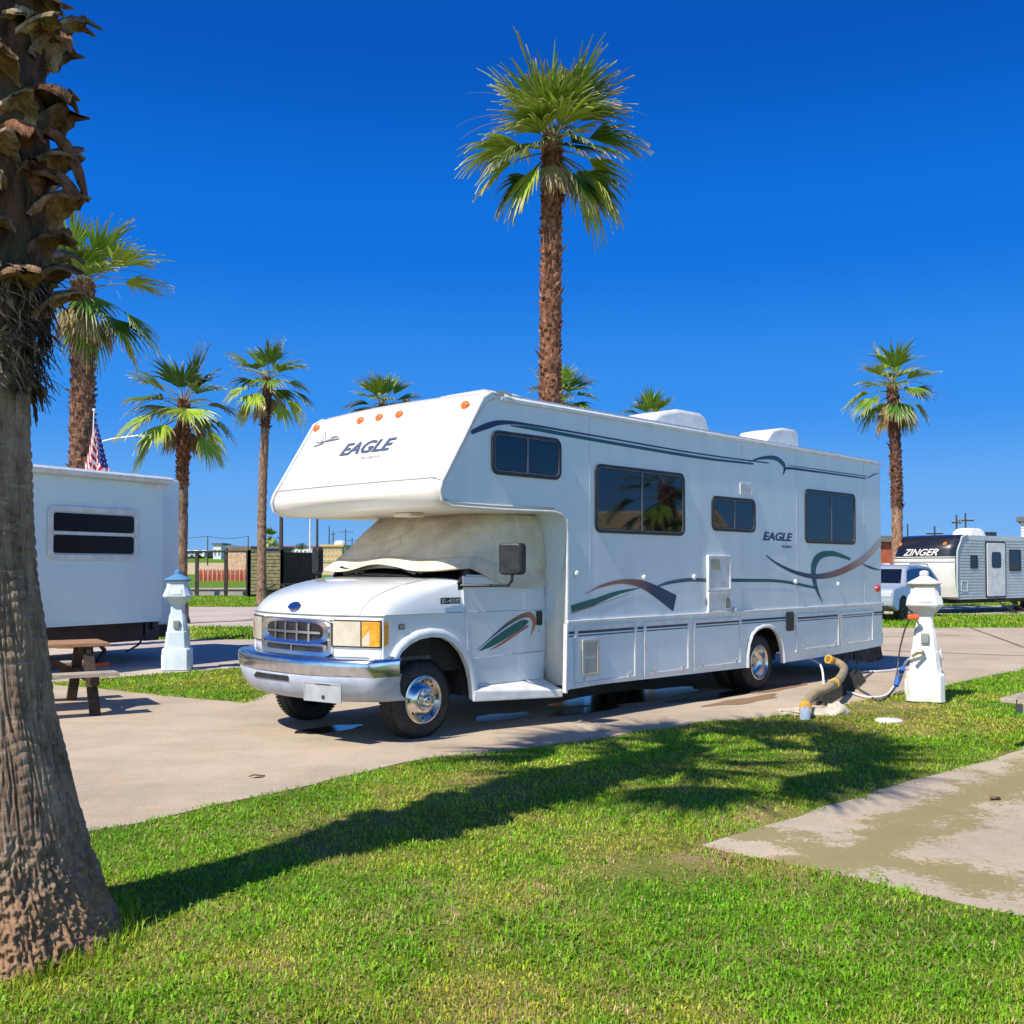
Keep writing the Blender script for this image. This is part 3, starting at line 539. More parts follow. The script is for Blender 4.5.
q = mb(); q.lathe([(.04,0),(.04,.03),(0,.04)], 12, lambda p: Vector((3.2+p.x, -.003-p.z, 1.085+p.y))); q.build('latch_dome', 'trim', mh)
# vinyl graphics on the visible side
NV = (.012,.035,.12); TL = (.008,.10,.13); TG = (.005,.13,.115); BR = (.36,.15,.10); TN = (.52,.34,.30)
def gfx(pts, cols, y=-.0045, par=mh, nm='graphic'):
    q = mb(); q.cur = (1,1,1); ribbon(q, pts, y, cols); return q.build(nm, 'decal', par, smooth=0)
gfx([(-1.44,2.90,.02),(-1.22,2.985,.03),(-1.0,3.04,.022),(-.6,3.055,.012),(.5,3.04,.009),(2.4,3.01,.009),(4.1,3.02,.008)], [NV,NV,NV])
gfx([(-.9,3.02,.006),(-.5,3.02,.018),(.5,2.995,.018),(2.4,2.965,.017),(3.7,2.98,.012)], [TL,TL,(.02,.08,.16)])
gfx([(3.6,3.0,.003),(3.9,3.07,.018),(4.27,3.10,.03),(4.5,3.03,.035),(4.52,2.95,.02),(4.47,2.88,.003)], [NV,TL,NV])
gfx([(4.50,2.90,.004),(4.60,2.985,.018),(5.3,2.995,.014),(7.05,3.0,.010)], [NV,NV]); gfx([(4.62,3.03,.004),(5.3,3.03,.006),(7.1,3.035,.006)], [TL,NV])
gfx([(7.1,3.0,.004),(7.3,3.07,.014),(7.5,3.11,.006)], [NV,(.3,.3,.4)])
gfx([(.02,1.195,.036),(.4,1.26,.035),(.8,1.345,.022),(1.22,1.395,.003)], [TG,TG,TL]); gfx([(.02,1.148,.006),(.5,1.235,.005),(1.0,1.33,.003)], [BR,TN], -.006)
gfx([(.25,1.345,.003),(.5,1.42,.014),(.85,1.468,.024),(1.2,1.445,.042),(1.5,1.36,.066),(1.9,1.205,.10)], [TN,BR,BR,(.2,.09,.10),NV,NV], -.0072)
gfx([(1.54,1.405,.01),(1.8,1.45,.02),(2.2,1.478,.022),(2.6,1.47,.022),(3.5,1.46,.022),(4.4,1.44,.02),(5.42,1.335,.018)], [(.02,.12,.2),(.02,.1,.18),TL,TL])
gfx([(5.60,1.13,.003),(5.44,1.30,.035),(5.34,1.50,.065),(5.36,1.68,.075),(5.56,1.80,.05),(5.9,1.83,.04),(6.2,1.80,.03),(6.5,1.75,.02)], [TL,TL,TL,TG,TL])
gfx([(4.01,1.79,.006),(4.3,1.68,.016),(4.8,1.56,.026),(5.35,1.50,.035),(5.9,1.525,.045),(6.4,1.61,.05),(6.9,1.74,.055),(7.3,1.90,.06),(7.56,2.04,.065)], [NV,NV,NV,(.02,.05,.12),(.25,.12,.12),BR,TN,(.55,.42,.42),(.6,.52,.54)], -.0055)
gfx([(6.9,1.68,.006),(7.2,1.625,.018),(7.52,1.585,.008)], [NV,TL])
for zz, ww, c in ((.945,.014,NV),(.908,.007,TL)):
    for a, e, y in ((-.04,.06,-.0085),(.108,1.09,-.0155),(1.14,1.27,-.0085),(1.318,2.142,-.0155),(2.317,3.31,-.0155),(3.36,4.52,-.0085),(4.828,6.04,-.0155),(6.173,7.19,-.0155),(7.24,7.58,-.0085)):
        z2 = zz-(.02 if a > 4 else 0); gfx([(a,z2,ww),((a+e)/2,z2,ww),(e,z2,ww)], [c,c], y)
text_mesh('lettering', 'EAGLE', 'navy', 3.94, 4.73, 1.985, 2.10, lambda p: Vector((p.x, -.006, p.z)), mh, .03, .25)
text_mesh('lettering', 'by Jayco', 'navy', 4.45, 4.71, 1.885, 1.935, lambda p: Vector((p.x, -.006, p.z)), mh, .0, .25)
def onnose(p, off=.006):      # p.x runs to the viewer's right, i.e. towards the driver's side (smaller y)
    y = MC-p.x; z = p.z; return Vector((nosex(y, z)-off, y, z))
text_mesh('lettering', 'EAGLE', mat('nose_letter', (.08,.11,.19), .4), -.42, .42, 2.795, 2.93, onnose, mh, .02, .25)
text_mesh('lettering', 'by Jayco', mat('nose_letter_pale', (.45,.47,.52), .4), -.0, .30, 2.72, 2.76, onnose, mh, .0, .25)
q = mb()   # bird emblem: spread feathers and a head line
for k in range(5):
    a = .9-.28*k; q.prism([(-.90, 3.03-.012*k),(-.90+.012, 3.02-.012*k),(-.90-.16*math.cos(a)+.02, 3.02+.13*math.sin(a)-.01*k),(-.90-.17*math.cos(a), 3.03+.13*math.sin(a)-.01*k)], 0, .002, lambda p: onnose(Vector((p.x,0,p.z)), .007-p.y))
q.prism([(-.98,2.99),(-.62,3.0),(-.60,3.012),(-.78,3.02),(-.97,3.0)], 0, .002, lambda p: onnose(Vector((p.x,0,p.z)), .007-p.y)); q.prism([(-.80,3.04),(-.70,3.05),(-.64,3.03),(-.70,3.035),(-.79,3.03)], 0, .002, lambda p: onnose(Vector((p.x,0,p.z)), .007-p.y))
q.build('bird_emblem', mat('emblem_grey', (.12,.14,.20), .5), mh, smooth=0)
for yy in (.17,1.10,1.42,1.74,2.58):
    q = mb(); q.lathe([(.055,0),(.055,.012),(.04,.03),(0,.036)], 18, lambda p, yy=yy: Vector((nosex(yy, 3.19)-.006-p.z*.9, yy+p.x, 3.19+p.y*.75-p.z*.3))); q.build('marker_light', 'marker', mh)
# small lamp under the overcab
q = mb(); q.box(-1.55,-1.35,.75,1.0,2.13,2.17); q.build('underside_lamp', 'canvas_hem', mh, bevel=.01)
# ---- cab
HW = 1.05
xf = lambda d: -2.49+.25*min(abs(d), 1.0)**2.5
def S(t, xs, vs):
    for i in range(len(xs)-1):
        if t <= xs[i+1]: return vs[i]+(vs[i+1]-vs[i])*(t-xs[i])/(xs[i+1]-xs[i])
    return vs[-1]
def hoodp(t, d):
    xr = -1.60+.38*abs(d)**2; x = xf(d)*(1-t)+xr*t
    H = S(t, [0,.015,.05,.12,.25,.5,.8,1], [0,.035,.085,.15,.215,.285,.33,.345])
    s = S(abs(d), [0,.55,.72,.80,.88,.94,.98,1.0], [1,.985,.955,.93,.84,.66,.35,0.0])
    s = s+(1-s)*t*.8 if abs(d) < .999 else 0
    lift = 0
    return (x, MC+d*HW, 1.185+H*s*(1 if abs(d) < .8 else 1)+.0*lift)
ds = [-1,-.985,-.96,-.93,-.9,-.86,-.82,-.78,-.74,-.68,-.6,-.45,-.3,-.15,0]; ds = ds+[-d for d in ds[:-1]][::-1]
ts = [0,.008,.02,.05,.09,.14,.2,.3,.4,.5,.6,.7,.8,.9,1]
q = mb(); q.grid(lambda a, c: hoodp(ts[round(a*(len(ts)-1))], ds[round(c*(len(ds)-1))]), len(ts), len(ds)); q.build('hood', 'vanpaint', mh, smooth=50)
q = mb()
for sgn in (-1, 1):   # shut lines of the hood
    P = [hoodp(t, sgn*.80) for t in (.0,.02,.05,.09,.14,.2,.3,.45,.6,.8,.97)]; q.tube([(x, y, z+.001) for x, y, z in P], .004, 5)
    q.tube([(x, MC+sgn*(HW+.002), 1.19) for x in (-2.22,-1.7,-1.25)], .004, 5)
q.tube([(xf(d)-.004, MC+d*HW, 1.183) for d in np.linspace(-1, 1, 25)], .006, 5)
q.build('shut_line', 'grey_paint', mh)
# fascia between hood lip and bumper
q = mb(); q.grid(lambda a, c: (xf(-1+2*c)+.01*(1-a)-.0*a, MC+(-1+2*c)*HW, .74+(1.185-.74)*a), 5, 41); q.build('front_fascia', 'vanpaint', mh, smooth=60, thick=.01)
Bn = lambda off=0.: (lambda p: Vector((xf(p.x)-off+p.y, MC+p.x*HW, p.z)))       # p = (across, depth, z) wrapped on the fascia
def bend_plate(d0, d1, z0, z1, y0, n=10, rr=.0):
    q = mb(); q.grid(lambda a, c: (d0+(d1-d0)*a, y0, z0+(z1-z0)*c), n, 4, Bn()); q.grid(lambda a, c: (d0+(d1-d0)*a, y0*(1-c), z0), n, 2, Bn()); q.grid(lambda a, c: (d0+(d1-d0)*a, y0*(1-c), z1), n, 2, Bn()); q.grid(lambda a, c: (d0, y0*(1-a), z0+(z1-z0)*c), 2, 2, Bn()); q.grid(lambda a, c: (d1, y0*(1-a), z0+(z1-z0)*c), 2, 2, Bn()); return q
for sg in (-1, 1):
    bk = bend_plate(min(sg*.545, sg*.99), max(sg*.545, sg*.99), .895, 1.145, -.008, 16).build('headlight_bezel', 'black', mh)
    h = bend_plate(min(sg*.56, sg*.825), max(sg*.56, sg*.825), .908, 1.132, -.024).build('headlight', 'lens_y', mh, bevel=.006)
    am = bend_plate(min(sg*.838, sg*.985), max(sg*.838, sg*.985), .908, 1.132, -.022, 8).build('turn_signal', 'amber', mh, bevel=.006)
    q = mb(); yy = MC+sg*(HW+.006); q.add([(-2.235,yy,.908),(-2.185,yy,.925),(-2.18,yy,1.10),(-2.19,yy,1.132),(-2.235,yy,1.132)], [(0,1,2,3,4)]); q.build('side_lens', 'amber', am, smooth=0)
    q = mb(); q.grid(lambda a, c: (sg*(.845+.06*a), -.0235, .915+(.06+.08*a)*c), 4, 3, Bn()); q.build('reflector', mat('lens_clear', (.8,.74,.62), .15, .4), am)
# grille: chrome surround, oval and bars
q = mb(); q.grid(lambda a, c: (-.53+1.06*a, -.004, .80+.34*c), 16, 2, Bn()); gr = q.build('grille', 'black', mh)
q = mb()
def gring(a0, b0, a1, b1, z0, z1, zz0, zz1, ya, yb, n=40, ex=4):
    V = []
    for k in range(n):
        t = 2*math.pi*k/n; c, s = math.cos(t), math.sin(t); f = lambda v: math.copysign(abs(v)**(2/ex), v)
        V += [(a0*f(c), ya, (z0+z1)/2+(z1-z0)/2*f(s)), (a1*f(c), yb, (zz0+zz1)/2+(zz1-zz0)/2*f(s)), (a1*f(c), 0, (zz0+zz1)/2+(zz1-zz0)/2*f(s)), (a0*f(c), 0, (z0+z1)/2+(z1-z0)/2*f(s))]
    F_ = []
    for k in range(n):
        j = (k+1) % n
        for m_ in range(4): F_.append((4*k+m_, 4*k+(m_+1) % 4, 4*j+(m_+1) % 4, 4*j+m_))
    q.add(V, F_, Bn())
gring(.545, 0, .50, 0, .795, 1.148, .83, 1.118, -.03, -.02, ex=9)
gring(.52, 0, .435, 0, .905, 1.138, .94, 1.108, -.035, -.012, ex=4)
gring(.49, 0, .44, 0, .815, .915, .838, .888, -.024, -.014, ex=9)
for zz in (1.015,): q.grid(lambda a, c: (-.41+.82*a, -.024, zz-.011+.022*c), 12, 2, Bn())
for dd in (-.26,-.09,.09,.26): q.grid(lambda a, c: (dd-.013+.026*a, -.022, .93+.17*c), 2, 2, Bn())
q.grid(lambda a, c: (-.010+.02*a, -.017, .83+.08*c), 2, 2, Bn())
q.build('chrome_bars', 'chrome_dull', gr, smooth=40)
q = mb(); q.lathe([(.085,0),(.085,.008),(.07,.014),(0,.016)], 24, lambda p: Vector((-2.475+p.y*.35-p.z, MC+p.x, 1.262+p.y*.42))); q.build('oval_emblem', mat('oval_blue', (.01,.03,.16), .2, coat=.8), mh)
# fender sides with wheel opening
wa = [(-2.09,.775),(-2.04,.85),(-1.94,.915),(-1.82,.955),(-1.68,.97),(-1.53,.955),(-1.40,.90),(-1.28,.80),(-1.20,.66),(-1.155,.52),(-1.13,.33)]
fen = [(-2.24,1.19),(-2.24,.775)]+wa+[(-1.08,.33),(-.08,.36),(-.02,.75),(-.01,1.3),(-.03,1.54),(-1.20,1.555),(-1.24,1.50),(-1.235,1.35),(-1.23,1.19)]
for sg in (-1, 1):
    q = mb(); yy = MC+sg*HW; q.prism(fen, min(yy, yy-sg*.03), max(yy, yy-sg*.03)); q.build('fender', 'vanpaint', mh, smooth=0, bevel=.004)
    q = mb(); m_ = len(wa); sec = [(0.0,-.005),(.0,.028),(.035,.045),(.075,.03),(.085,.0)]
    V = []
    for i, (a, z) in enumerate(wa):
        pa, pz = wa[max(i-1, 0)]; na, nz_ = wa[min(i+1, m_-1)]; dx, dz = na-pa, nz_-pz; l = math.hypot(dx, dz); ox, oz = -dz/l, dx/l
        for r, o in sec: V.append((a+ox*r, yy+sg*o, z+oz*r))
    k_ = len(sec); q.add(V, [(i*k_+j, (i+1)*k_+j, (i+1)*k_+j+1, i*k_+j+1) for i in range(m_-1) for j in range(k_-1)]); q.build('wheel_arch', 'vanpaint', mh, smooth=60)
    q = mb(); dr = [(-1.17,.50),(-1.13,.48),(-.16,.455),(-.10,.50),(-.045,.75),(-.04,1.15),(-.075,1.52),(-1.255,1.54),(-1.235,1.3),(-1.20,1.1),(-1.18,.9)]
    q.prism(dr, min(yy, yy+sg*.007), max(yy, yy+sg*.007)); dd = q.build('door', 'vanpaint', mh, smooth=0, bevel=.003)
    q = mb(); q.tube([(a, yy+sg*.0065, z) for a, z in dr+[dr[0]]], .0035, 5, cap=False); q.tube([(-1.19, yy+sg*.0075, 1.19),(-.05, yy+sg*.0075, 1.175)], .0035, 5); q.tube([(-1.18, yy+sg*.0075, .73),(-.05, yy+sg*.0075, .745)], .0045, 5); q.build('door_crease', 'bumper_low', dd)
    q = mb(); q.box(-.19,-.115, min(yy+sg*.008, yy+sg*.035), max(yy+sg*.008, yy+sg*.035), 1.02, 1.17); q.build('handle', 'black', dd, bevel=.012)
    q = mb(); q.lathe([(.014,0),(.014,.006),(0,.006)], 12, lambda p: Vector((-.15+p.x, yy+sg*(.007+p.z), .96+p.y))); q.build('lock', 'alu', dd)
    if sg < 0:
        yd = yy-.009
        gfx([(-1.07,.805,.002),(-.85,.93,.007),(-.62,1.05,.018),(-.42,1.12,.024),(-.28,1.13,.03),(-.22,1.06,.03),(-.24,.98,.016),(-.28,.915,.002)], [NV,NV,(.18,.09,.08),BR,(.55,.20,.08),(.55,.2,.08),BR], yd, dd)
        gfx([(-1.03,.80,.003),(-.85,.87,.035),(-.6,.97,.045),(-.40,1.045,.040),(-.31,1.065,.008)], [TG,TG,TG,TL], yd-.001, dd)
        gfx([(-.88,.80,.003),(-.7,.86,.014),(-.5,.945,.014),(-.31,1.02,.012)], [BR,(.55,.2,.08),BR], yd-.0005, dd)
        q = mb(); q.plate(-1.54,-1.285,1.275,1.335,.005,yy-.010,yy-.001); bd = q.build('badge', 'black', mh)
        text_mesh('badge_lettering', 'E-450', 'alu', -1.53, -1.30, 1.285, 1.325, lambda p: Vector((p.x, yy-.012, p.z)), bd, .01, .1)
        q = mb(); q.plate(-2.06,-1.99,1.055,1.105,.004,yy-.008,yy-.001); bd = q.build('badge', 'black', mh)
        text_mesh('badge_lettering', 'V10', 'alu', -2.055, -1.995, 1.06, 1.10, lambda p: Vector((p.x, yy-.010, p.z)), bd, .01, .2)
# steps
for sg in (-1, 1):
    yi = MC+sg*HW; yo = MC+sg*1.09; yo2 = MC+sg*1.33; A = [(-1.13,yi,.46),(-1.13,yo,.42),(-.07,yo2,.36),(-.07,yi,.46)]; Bq = [(-1.13,yi,.31),(-1.13,yo,.31),(-.07,yo2,.28),(-.07,yi,.30)]
    q = mb(); q.add(A+Bq, [(0,1,2,3),(7,6,5,4),(0,4,5,1),(1,5,6,2),(2,6,7,3),(3,7,4,0)]); q.build('cab_step', 'trim', mh, bevel=.015)
# inner dark masses: wheel wells, engine bay, chassis
q = mb(); q.box(-2.12,-.06,.45,2.27,.62,1.14); q.box(-1.15,-.05,.42,2.30,.36,1.5); q.box(-2.15,-2.0,.42,2.3,.45,.9); q.build('inner_body', 'dark', mh, smooth=0)
q = mb(); q.box(-2.2,7.5,.85,1.0,.42,.60); q.box(-2.2,7.5,1.72,1.87,.42,.60); q.box(.1,3.2,.35,.8,.50,.98); q.box(.1,3.2,1.95,2.4,.50,.98); q.box(4.75,7.4,.35,.85,.50,.98); q.box(4.75,7.4,1.9,2.5,.50,.98); q.box(0,7.55,.05,WD-.05,.97,1.04); q.box(1.6,3.2,1.05,1.65,.30,.55); q.box(5.2,6.6,1.05,1.65,.32,.55); q.box(3.3,3.45,.2,2.5,.36,1.0); q.box(4.5,4.6,.2,2.5,.36,1.0)
q.build('chassis', 'dark', mh, smooth=0)
q = mb(); q.tube([(-1.67,.55,.37),(-1.67,2.17,.37)], .05, 8); q.tube([(3.97,.3,.37),(3.97,2.42,.37)], .07, 8); q.ball((3.97,1.36,.37), .19); q.tube([(-.6,1.1,.34),(3.7,1.1,.34)], .045, 8); q.build('axle', 'dark', mh)
# brush skirt hanging at the rear overhang
q = mb(); random.seed(5)
for k in range(150):
    x = 6.0+1.62*k/150; l = random.uniform(.20,.27)*(1 if x > 6.9 or k % 2 else .72); q.add([(x,.04,.42),(x+.016,.04,.42),(x+.018+random.uniform(-.01,.01),.02+random.uniform(-.02,.02),.42-l),(x+.002,.02,.42-l)], [(0,1,2,3)])
for k in range(130):
    y = .04+2.6*k/130; l = random.uniform(.26,.30); q.add([(7.62,y,.44),(7.62,y+.022,.44),(7.62+random.uniform(-.02,.02),y+.02,.44-l),(7.62,y,.44-l)], [(0,1,2,3)])
q.build('brush_flap', 'rubber', mh, smooth=0)
# cowl, wipers, windscreen cover
q = mb(); q.grid(lambda a, c: (-1.62+.30*(2*c-1)**2+.01+.30*a, MC+(-.97+1.94*c), 1.545-.015*abs(2*c-1)+.05*a-.04*(abs(2*c-1)**4)), 3, 21); q.build('cowl', 'black', mh)
q = mb(); q.grid(lambda a, c: (-1.40+.30*(2*c-1)**2+.14*a, MC+(-.93+1.86*c)*(1-.12*a), 1.54+.16*a), 5, 21); q.build('windscreen', 'glass', mh)
for y0, y1 in ((1.05,.50),(1.95,1.38)):
    q = mb(); q.tube([(-1.58,y0-.42,1.565),(-1.50,y0-.15,1.60),(-1.47,y0,1.635)], .009, 6); q.bar((-1.56,y0-.50,1.57),(-1.475,y0+.02,1.63),.016,.012); q.build('wiper', 'black', mh)
def cov(a, c, off=0.):
    # a: around from the driver's side rear (0) over the front (.5) to the passenger side rear (1); c: up
    z = 1.60+(2.175-1.60)*c; xfz = -1.44+.62*c; hw = 1.052-.10*c; rc = .34
    Ls = (-.05-(xfz+rc)); Lf = 2*(hw-rc); arc = math.pi/2*rc; T = 2*Ls+2*arc+Lf; s = a*T
    if s < Ls: x, y, nx, ny_ = -.05-s, -hw, 0, -1
    elif s < Ls+arc: t = (s-Ls)/rc; x, y, nx, ny_ = xfz+rc-rc*math.sin(t), -hw+rc-rc*math.cos(t), -math.sin(t), -math.cos(t)
    elif s < Ls+arc+Lf: x, y, nx, ny_ = xfz, -hw+rc+(s-Ls-arc), -1, 0
    elif s < Ls+2*arc+Lf: t = (s-Ls-arc-Lf)/rc; x, y, nx, ny_ = xfz+rc-rc*math.cos(t), hw-rc+rc*math.sin(t), -math.cos(t), math.sin(t)
    else: x, y, nx, ny_ = xfz+rc+(s-Ls-2*arc-Lf), hw, 0, 1
    sidef = max(0, 1-abs(a-0)*4.2)+max(0, 1-abs(1-a)*4.2)
    sd_ = 1 if (s < Ls*1.0 or s > T-Ls*1.0) else 0
    z -= (1-c)*(.17*min(1, sidef*2.2))+(1-c)*.02*math.sin(a*23)          # sides hang lower over the doors
    wr = -.02*abs(noise.noise(Vector((a*10+c*3, c*3-a*6, 8))))*2+.022*noise.noise(Vector((a*7, c*2.2, 1)))+.012*noise.noise(Vector((a*19+c*7, c*5, 4)))+.05*math.sin(math.pi*c)*sd_*.6
    o = off+.03+wr; 
    x2 = x+nx*o; 
    if sd_: x2 += .05*math.sin(math.pi*c)*(1 if s < Ls*.25 or s > T-Ls*.25 else 0)*0
    return (x2, MC+y+ny_*o, z)
q = mb(); q.grid(lambda a, c: cov(a, c), 150, 26); q.build('windscreen_cover', 'canvas', mh, smooth=180)
def hem(a, c):
    t = .17+.66*a; top = Vector(cov(t, .22)); bot = Vector(cov(t, .0)); f = math.sin(math.pi*a)
    p = top.lerp(bot, c); out = (.012+.085*c*f+.02*c*noise.noise(Vector((a*9, 0, 7)))*2); n_ = Vector((-1, (a-.5)*1.2, 0)).normalized()
    return p+n_*out+Vector((0, 0, .05*c*math.sin(math.pi*min(1, a*1.15))-.02*c+.012*c*math.sin(a*17)*f))
q = mb(); q.grid(hem, 110, 9); q.build('cover_hem', 'canvas_hem', mh, smooth=180, thick=.006)
q = mb(); q.box(-.55,-.05,.52,2.20,1.5,2.08); q.build('cab_shell', 'vanpaint', mh, bevel=.05)
for t_ in (.19, .81, .5):
    q = mb(); q.tube([Vector(cov(t_+.012*math.sin(k), k/24.)) +Vector((-.004,0,0)) for k in range(25)], .0045, 5); q.build('seam', 'canvas_hem', mh)
# mirrors
for sg in (-1, 1):
    Y_ = lambda d: MC+sg*d
    m0 = empty('mirror', (0,0,0), 0, mh)
    q = mb(); q.plate(0,.22,1.555,1.86,.04,-.045,.045, lambda p: Vector((-1.12+p.y+.08*(p.x/.22), Y_(1.45+p.x), p.z))); q.build('mirror_housing', 'black', m0, bevel=.02)
    q = mb(); q.tube([(-1.27,Y_(1.01),1.45),(-1.15,Y_(1.25),1.45),(-1.10,Y_(1.53),1.455),(-1.09,Y_(1.56),1.50),(-1.08,Y_(1.56),1.58)], .016, 8); q.box(-1.30,-1.10,min(Y_(1.0),Y_(1.04)),max(Y_(1.0),Y_(1.04)),1.41,1.48); q.prism([(-1.30,1.45),(-1.12,1.45),(-1.14,1.60),(-1.20,1.62)], min(Y_(1.0),Y_(1.04)), max(Y_(1.0),Y_(1.04))); q.build('mirror_arm', 'black', m0)
# bumper
xb = lambda d: -2.66+.33*(abs(d)/1.2)**2.6+.22*max(0, (abs(d)-1.09)/.075)**2
def bump(prof, d0=-1.165, d1=1.165, n=41, zc=lambda d: 0):
    q = mb(); q.grid(lambda a, c: (lambda d, k: (xb(d)+prof[k][0], MC+d*(1-max(0, .63-prof[k][1])*.28), prof[k][1]+zc(d)))(d0+(d1-d0)*a, round(c*(len(prof)-1))), n, len(prof)); return q
bp_ = bump([(.22,.80),(.03,.80),(.005,.79),(-.008,.765),(-.010,.72),(.0,.665),(.012,.64),(.22,.63)]); bpo = bp_.build('bumper', 'chrome', mh, smooth=60)
lowp = [(.03,.64),(.012,.625),(.015,.55),(.05,.46),(.12,.40),(.2,.385)]
q = bump(lowp, zc=lambda d: .015*abs(d)**2); q.build('bumper_valance', 'bumper_low', bpo, smooth=60, thick=.01)
q = mb(); q.grid(lambda a, c: (xb(-.17+.61*a)+.002, MC-.17+.61*a, .565+.05*c*(1 if a < .95 else .3)), 12, 2); q.build('bumper_slot', 'black', bpo)
q = mb(); q.grid(lambda a, c: (xb(-1.2+2.4*a)+.15, MC-1.1+2.2*a, .77+.035*c), 24, 2); q.build('bumper_filler', 'black', bpo)
q = mb(); Pt = lambda p: Vector((xb(-.65)-.02+(p.x+.65)*-.16+p.y, MC+p.x, p.z)); q.box(-.87,-.43,0,.012,.42,.575, Pt); q.ring(-.88,-.42,.41,.585,.005,.012,-.006,0, Pt); lp = q.build('licence_plate', mat('plate_grey', (.42,.44,.46), .5, c2=(.34,.36,.38), scale=9), bpo)
q = mb(); q.box(-.75,-.56,-.005,.0,.565,.58, Pt); q.lathe([(.018,0),(.018,.004),(0,.004)], 12, lambda p: Pt(Vector((-.66+p.x, -.004-p.z, .455+p.y)))); q.build('plate_mount', 'black', bpo)
# wheels
def wheel(x, yo, sg, rear=False):      # yo = outer face of the tyre, sg = outward direction
    w0 = empty('wheel', (x, yo, .375), 0, mh); T = lambda p: Vector((p.x, sg*p.z, p.y)); wdt = .225
    q = mb(); q.lathe([(.215,-.02),(.225,-.004),(.26,.004),(.32,-.002),(.35,-.02),(.366,-.045),(.374,-.07),(.375,-.11),(.374,-wdt+.06),(.366,-wdt+.04),(.34,-wdt+.01),(.26,-wdt),(.21,-wdt+.02)], 64, T); q.build('tyre', 'rubber', w0, smooth=30)
    q = mb()
    for k in range(64):
        a = 2*math.pi*k/64
        for j, zz in enumerate((-.055,-.095,-.135,-.175)):
            aa = a+(.03 if j % 2 else 0); c, s = math.cos(aa), math.sin(aa); r = .3755; t = .013
            q.add([T(Vector((c*r-s*t*e, s*r+c*t*e, zz+f*.016))) for e, f in ((-1,-1),(1,-1),(1,1),(-1,1))]+[T(Vector((c*(r+.005)-s*t*e, s*(r+.005)+c*t*e, zz+f*.016))) for e, f in ((-1,-1),(1,-1),(1,1),(-1,1))], [(4,5,6,7),(0,1,5,4),(1,2,6,5),(2,3,7,6),(3,0,4,7)])
    q.build('tread', 'rubber', w0, smooth=0)
    q = mb()
    if not rear:
        q.lathe([(.222,-.012),(.228,.004),(.215,.008),(.205,-.004),(.198,-.02),(.19,-.03),(.165,-.012),(.14,.012),(.12,.03),(.105,.034),(.10,.05),(.075,.055),(.06,.056),(.05,.075),(.03,.08),(.026,.07),(0,.068)], 48, T); rm = q.build('rim', 'wheel_steel', w0, smooth=50)
        q = mb()
        for k in range(8):
            a = 2*math.pi*k/8+.2; q.lathe([(.0115,.04),(.0115,.068),(.012,.078),(0,.08)], 10, lambda p, a=a: T(Vector((p.x+.083*math.cos(a), p.y+.083*math.sin(a), p.z))))
        q.build('lug_nuts', 'wheel_steel', rm)
        q = mb()
        for k in range(8):
            a = 2*math.pi*k/8; q.lathe([(.019,-.006),(0,-.004)], 12, lambda p, a=a: T(Vector((p.x*.7+.168*math.cos(a), p.y+.168*math.sin(a), p.z-.006+.004))))
        q.build('hand_holes', 'black', rm)
    else:
        q.lathe([(.222,-.012),(.228,.004),(.215,.008),(.205,-.004),(.195,-.04),(.185,-.10),(.15,-.125),(.11,-.135),(.10,-.12),(.07,-.10),(.055,-.06),(0,-.055)], 48, T); rm = q.build('rim', 'wheel_steel', w0, smooth=50)
        q = mb()
        for k in range(8):
            a = 2*math.pi*k/8; q.lathe([(.016,-.135),(.016,-.10),(0,-.095)], 8, lambda p, a=a: T(Vector((p.x+.105*math.cos(a), p.y+.105*math.sin(a), p.z))))
        q.build('lug_nuts', 'wheel_steel', rm)
wheel(-1.69, .385, -1); wheel(-1.69, WD-.385, 1); wheel(3.93, .06, -1, True); wheel(3.93, WD-.06, 1, True); wheel(3.93, .36, -1, True); wheel(3.93, WD-.36, 1, True)

